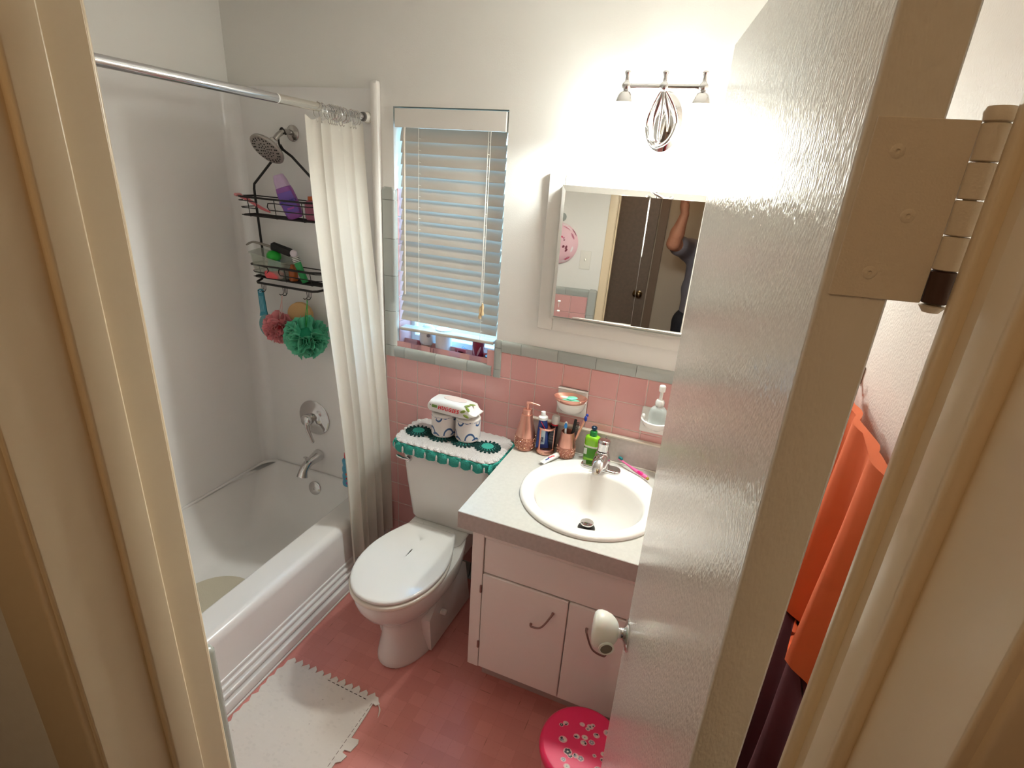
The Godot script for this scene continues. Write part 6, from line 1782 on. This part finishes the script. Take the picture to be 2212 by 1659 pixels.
# ------------------------------------------------------------------ the photographer, seen in the mirror
class Field:      # distance field on a sparse grid, meshed as surface nets
	var cell: float
	var f := {}
	func _init(c: float) -> void: cell = c
	func bone(a: Vector3, b: Vector3, ra: float, rb: float, k := 0.03, flat := Vector3.ONE) -> void:
		var R := maxf(ra, rb) * maxf(flat.x, maxf(flat.y, flat.z)) + k + cell * 2
		var lo := Vector3i(((a.min(b) - Vector3.ONE * R) / cell).floor())
		var hi := Vector3i(((a.max(b) + Vector3.ONE * R) / cell).ceil())
		var A := a / flat
		var d := b / flat - A
		var dd := maxf(d.dot(d), 1e-9)
		for i in range(lo.x, hi.x + 1):
			for j in range(lo.y, hi.y + 1):
				for l in range(lo.z, hi.z + 1):
					var p := Vector3(i, j, l) * cell / flat - A
					var t := clampf(p.dot(d) / dd, 0.0, 1.0)
					var v := (p - d * t).length() - lerpf(ra, rb, t)
					var key := Vector3i(i, j, l)
					if f.has(key):
						var o: float = f[key]
						var h := maxf(k - absf(o - v), 0.0) / k
						f[key] = minf(o, v) - h * h * k * 0.25
					else: f[key] = v
	func put(m: M) -> void:
		var cor := [Vector3i(0, 0, 0), Vector3i(1, 0, 0), Vector3i(0, 1, 0), Vector3i(1, 1, 0), Vector3i(0, 0, 1), Vector3i(1, 0, 1), Vector3i(0, 1, 1), Vector3i(1, 1, 1)]
		var edges := [[0, 1], [2, 3], [4, 5], [6, 7], [0, 2], [1, 3], [4, 6], [5, 7], [0, 4], [1, 5], [2, 6], [3, 7]]
		var pts := {}
		for key: Vector3i in f:
			if absf(f[key]) > cell * 2.0: continue
			var vals := PackedFloat32Array()
			var ok := true
			for c: Vector3i in cor:
				if not f.has(key + c): ok = false; break
				vals.append(f[key + c])
			if not ok: continue
			var s := Vector3.ZERO
			var n := 0
			for e: Array in edges:
				var a := vals[e[0]]
				var b := vals[e[1]]
				if (a < 0.0) != (b < 0.0):
					s += Vector3(cor[e[0]]).lerp(Vector3(cor[e[1]]), a / (a - b))
					n += 1
			if n > 0: pts[key] = (Vector3(key) + s / n) * cell
		for key: Vector3i in pts:
			for ax in 3:
				var u := Vector3i.ZERO
				u[ax] = 1
				if not f.has(key + u): continue
				var a: float = f[key]
				var b: float = f[key + u]
				if (a < 0.0) == (b < 0.0): continue
				var p := Vector3i.ZERO
				p[(ax + 1) % 3] = -1
				var q := Vector3i.ZERO
				q[(ax + 2) % 3] = -1
				if not (pts.has(key + p) and pts.has(key + q) and pts.has(key + p + q)): continue
				if a < 0.0: m.q(pts[key], pts[key + q], pts[key + p + q], pts[key + p])
				else: m.q(pts[key], pts[key + p], pts[key + p + q], pts[key + q])

func person() -> void:
	var X := 0.89
	var Zb := 2.36
	var P := Vector3(X, 0, Zb)
	var t := thing("person", "person in grey shirt and dark trousers raising a phone in the hall", "person", P)
	var skin := mt(c8(206, 142, 112), 0.55)
	var shl := Vector3(X - 0.185, 1.475, Zb - 0.01)
	var shr := Vector3(X + 0.185, 1.475, Zb - 0.01)
	var ell := Vector3(0.585, 1.530, 2.04)
	var wrl := Vector3(0.625, 1.725, 2.01)
	var elr := Vector3(1.10, 1.50, 2.10)
	var wrr := Vector3(0.895, 1.735, 2.015)
	var head := Vector3(X - 0.005, 1.71, Zb - 0.045)
	var b := Field.new(0.014)
	b.bone(Vector3(X, 0.98, Zb), Vector3(X, 1.20, Zb), 0.125, 0.120, 0.05, Vector3(1.2, 1, 0.85))
	b.bone(Vector3(X, 1.20, Zb), Vector3(X, 1.42, Zb - 0.005), 0.120, 0.130, 0.05, Vector3(1.25, 1, 0.85))
	b.bone(shl, shr, 0.062, 0.062, 0.06)
	b.bone(Vector3(X, 1.46, Zb), Vector3(X, 1.60, Zb - 0.02), 0.058, 0.052, 0.04)
	for s: float in [-1.0, 1.0]:
		b.bone(Vector3(X + s * 0.095, 0.95, Zb), Vector3(X + s * 0.105, 0.50, Zb + 0.005), 0.098, 0.062, 0.04)
		b.bone(Vector3(X + s * 0.105, 0.50, Zb + 0.005), Vector3(X + s * 0.11, 0.09, Zb + 0.03), 0.060, 0.040, 0.03)
		b.bone(Vector3(X + s * 0.11, 0.045, Zb + 0.04), Vector3(X + s * 0.13, 0.035, Zb - 0.14), 0.043, 0.035, 0.03)
	for arm: Array in [[shl, ell, wrl], [shr, elr, wrr]]:
		b.bone(arm[0], arm[1], 0.056, 0.044, 0.04)
		b.bone(arm[1], arm[1].lerp(arm[2], 0.35), 0.043, 0.046, 0.02)
		b.bone(arm[1].lerp(arm[2], 0.35), arm[2], 0.046, 0.029, 0.02)
	var m := at_origin(P)
	b.put(m)
	var hf := Field.new(0.007)      # head: skull, jaw, nose, ears
	hf.bone(head + Vector3(0, 0.03, 0.02), head + Vector3(0, 0.045, -0.005), 0.082, 0.080, 0.02, Vector3(0.93, 1.12, 1.1))
	hf.bone(head + Vector3(0, -0.06, -0.03), head + Vector3(0, -0.085, -0.055), 0.058, 0.036, 0.03, Vector3(0.95, 1, 1))
	hf.bone(head + Vector3(0, -0.06, 0.02), head + Vector3(0, -0.13, 0.02), 0.056, 0.054, 0.03)
	hf.bone(head + Vector3(0, 0.008, -0.088), head + Vector3(0, -0.028, -0.106), 0.009, 0.014, 0.012)
	hf.bone(head + Vector3(-0.02, -0.062, -0.083), head + Vector3(0.02, -0.062, -0.083), 0.009, 0.009, 0.012)
	for s: float in [-1.0, 1.0]: hf.bone(head + Vector3(s * 0.080, 0.0, 0.012), head + Vector3(s * 0.082, -0.035, 0.005), 0.016, 0.010, 0.01, Vector3(0.5, 1.3, 0.9))
	hf.put(m)
	# hands round the two ends of the phone
	var lens := Vector3(0.7353, 1.8697, 1.9380)
	var right := Vector3(0.9256, 0.0630, -0.3732)
	var up := Vector3(-0.1927, 0.9270, -0.3217)
	var bk := Vector3(0.3257, 0.3697, 0.8702)
	var pc := lens + bk * 0.0095 - right * 0.052 - up * 0.018
	for hd: Array in [[-1.0, wrl], [1.0, wrr]]:
		var s: float = hd[0]
		var edge := pc + right * s * 0.080
		var hh := Field.new(0.0045)
		var palm := edge + right * s * 0.026 - up * 0.030 + bk * 0.014
		hh.bone(hd[1], hd[1].lerp(palm, 0.5), 0.028, 0.027, 0.02)
		hh.bone(hd[1].lerp(palm, 0.5), palm, 0.026, 0.024, 0.02)
		hh.bone(palm - up * 0.008, palm + up * 0.040, 0.020, 0.019, 0.015)
		for k in 4:      # four fingers bent over the far side of the phone
			var root := palm + up * (0.046 - k * 0.019) - bk * 0.004
			var kn := root - bk * 0.026 - right * s * 0.012
			var tip: Vector3 = kn - right * s * [0.040, 0.046, 0.044, 0.034][k] + bk * 0.004
			if s > 0.0: tip = kn - right * s * 0.018 - up * 0.012
			hh.bone(root, kn, 0.0095, 0.0088, 0.004)
			hh.bone(kn, tip, 0.0088, 0.0074, 0.004)
		var th0 := palm - up * 0.022
		var th1 := th0 + bk * 0.016 - right * s * 0.022 + up * 0.012
		hh.bone(th0, th1, 0.012, 0.0105, 0.006)
		hh.bone(th1, th1 - right * s * 0.024 + up * 0.022 - bk * 0.004, 0.0102, 0.0085, 0.005)
		hh.put(m)
	part(t, "body", m, skin, "", 180.0)
	# clothes: slightly larger than the body, ended at neck, sleeves and hems
	var sf := Field.new(0.014)
	sf.bone(Vector3(X, 0.93, Zb), Vector3(X, 1.20, Zb), 0.140, 0.136, 0.05, Vector3(1.22, 0.6, 0.88))
	sf.bone(Vector3(X, 1.20, Zb), Vector3(X, 1.42, Zb - 0.005), 0.136, 0.142, 0.05, Vector3(1.25, 0.8, 0.88))
	sf.bone(shl, shr, 0.074, 0.074, 0.06)
	sf.bone(shl, shl.lerp(ell, 0.62), 0.074, 0.070, 0.03)
	sf.bone(shr, shr.lerp(elr, 0.62), 0.074, 0.070, 0.03)
	var sm := at_origin(P)
	sf.put(sm)
	part(t, "shirt", sm, mottled(c8(120, 116, 126), c8(150, 146, 156), 0.9, 0.1, 18.0, 51), "grey shirt", 180.0)
	var tf := Field.new(0.014)
	tf.bone(Vector3(X - 0.06, 0.95, Zb), Vector3(X + 0.06, 0.95, Zb), 0.115, 0.115, 0.05, Vector3(1.05, 1, 0.95))
	for s: float in [-1.0, 1.0]:
		tf.bone(Vector3(X + s * 0.095, 0.93, Zb), Vector3(X + s * 0.105, 0.50, Zb + 0.005), 0.112, 0.080, 0.04)
		tf.bone(Vector3(X + s * 0.105, 0.50, Zb + 0.005), Vector3(X + s * 0.11, 0.12, Zb + 0.03), 0.078, 0.066, 0.03)
	var tm := at_origin(P)
	tf.put(tm)
	part(t, "trousers", tm, mt(c8(48, 48, 56), 0.9), "dark trousers", 180.0)
	var hr := M.new()
	hr.x = Transform3D(Basis(), -P)
	var hfld := Field.new(0.009)
	hfld.bone(head + Vector3(0, 0.055, 0.028), head + Vector3(0, 0.062, 0.010), 0.088, 0.086, 0.02, Vector3(0.95, 1.05, 1.08))
	hfld.put(hr)
	part(t, "hair", hr, mt(c8(52, 40, 34), 0.8), "short dark hair", 180.0)
	for s: float in [-1.0, 1.0]:
		part(t, "eye", at_origin(P).ball(head + Vector3(s * 0.031, 0.012, -0.083), Vector3(0.011, 0.008, 0.006), 12, 8), mt(c8(60, 46, 40), 0.2))
	# phone: the picture is taken through its lens
	var ph := Node3D.new()
	ph.name = numbered("phone")
	add_child(ph)
	tag(ph, "dark phone held up in both hands of the person", "phone")
	ph.transform = Transform3D(Basis(right, up, bk).orthonormalized(), pc)
	part(ph, "body", M.new().box(Vector3(-0.078, -0.037, -0.0040), Vector3(0.078, 0.037, 0.0040), 0.0025), mt(c8(34, 34, 38), 0.3))
	part(ph, "camera_bump", M.new().box(Vector3(0.036, -0.002, -0.0052), Vector3(0.068, 0.034, -0.0038), 0.0005), mt(c8(20, 20, 22), 0.2))
	part(ph, "screen", M.new().box(Vector3(-0.075, -0.034, 0.0040), Vector3(0.075, 0.034, 0.0042)), mt(c8(16, 16, 18), 0.1))
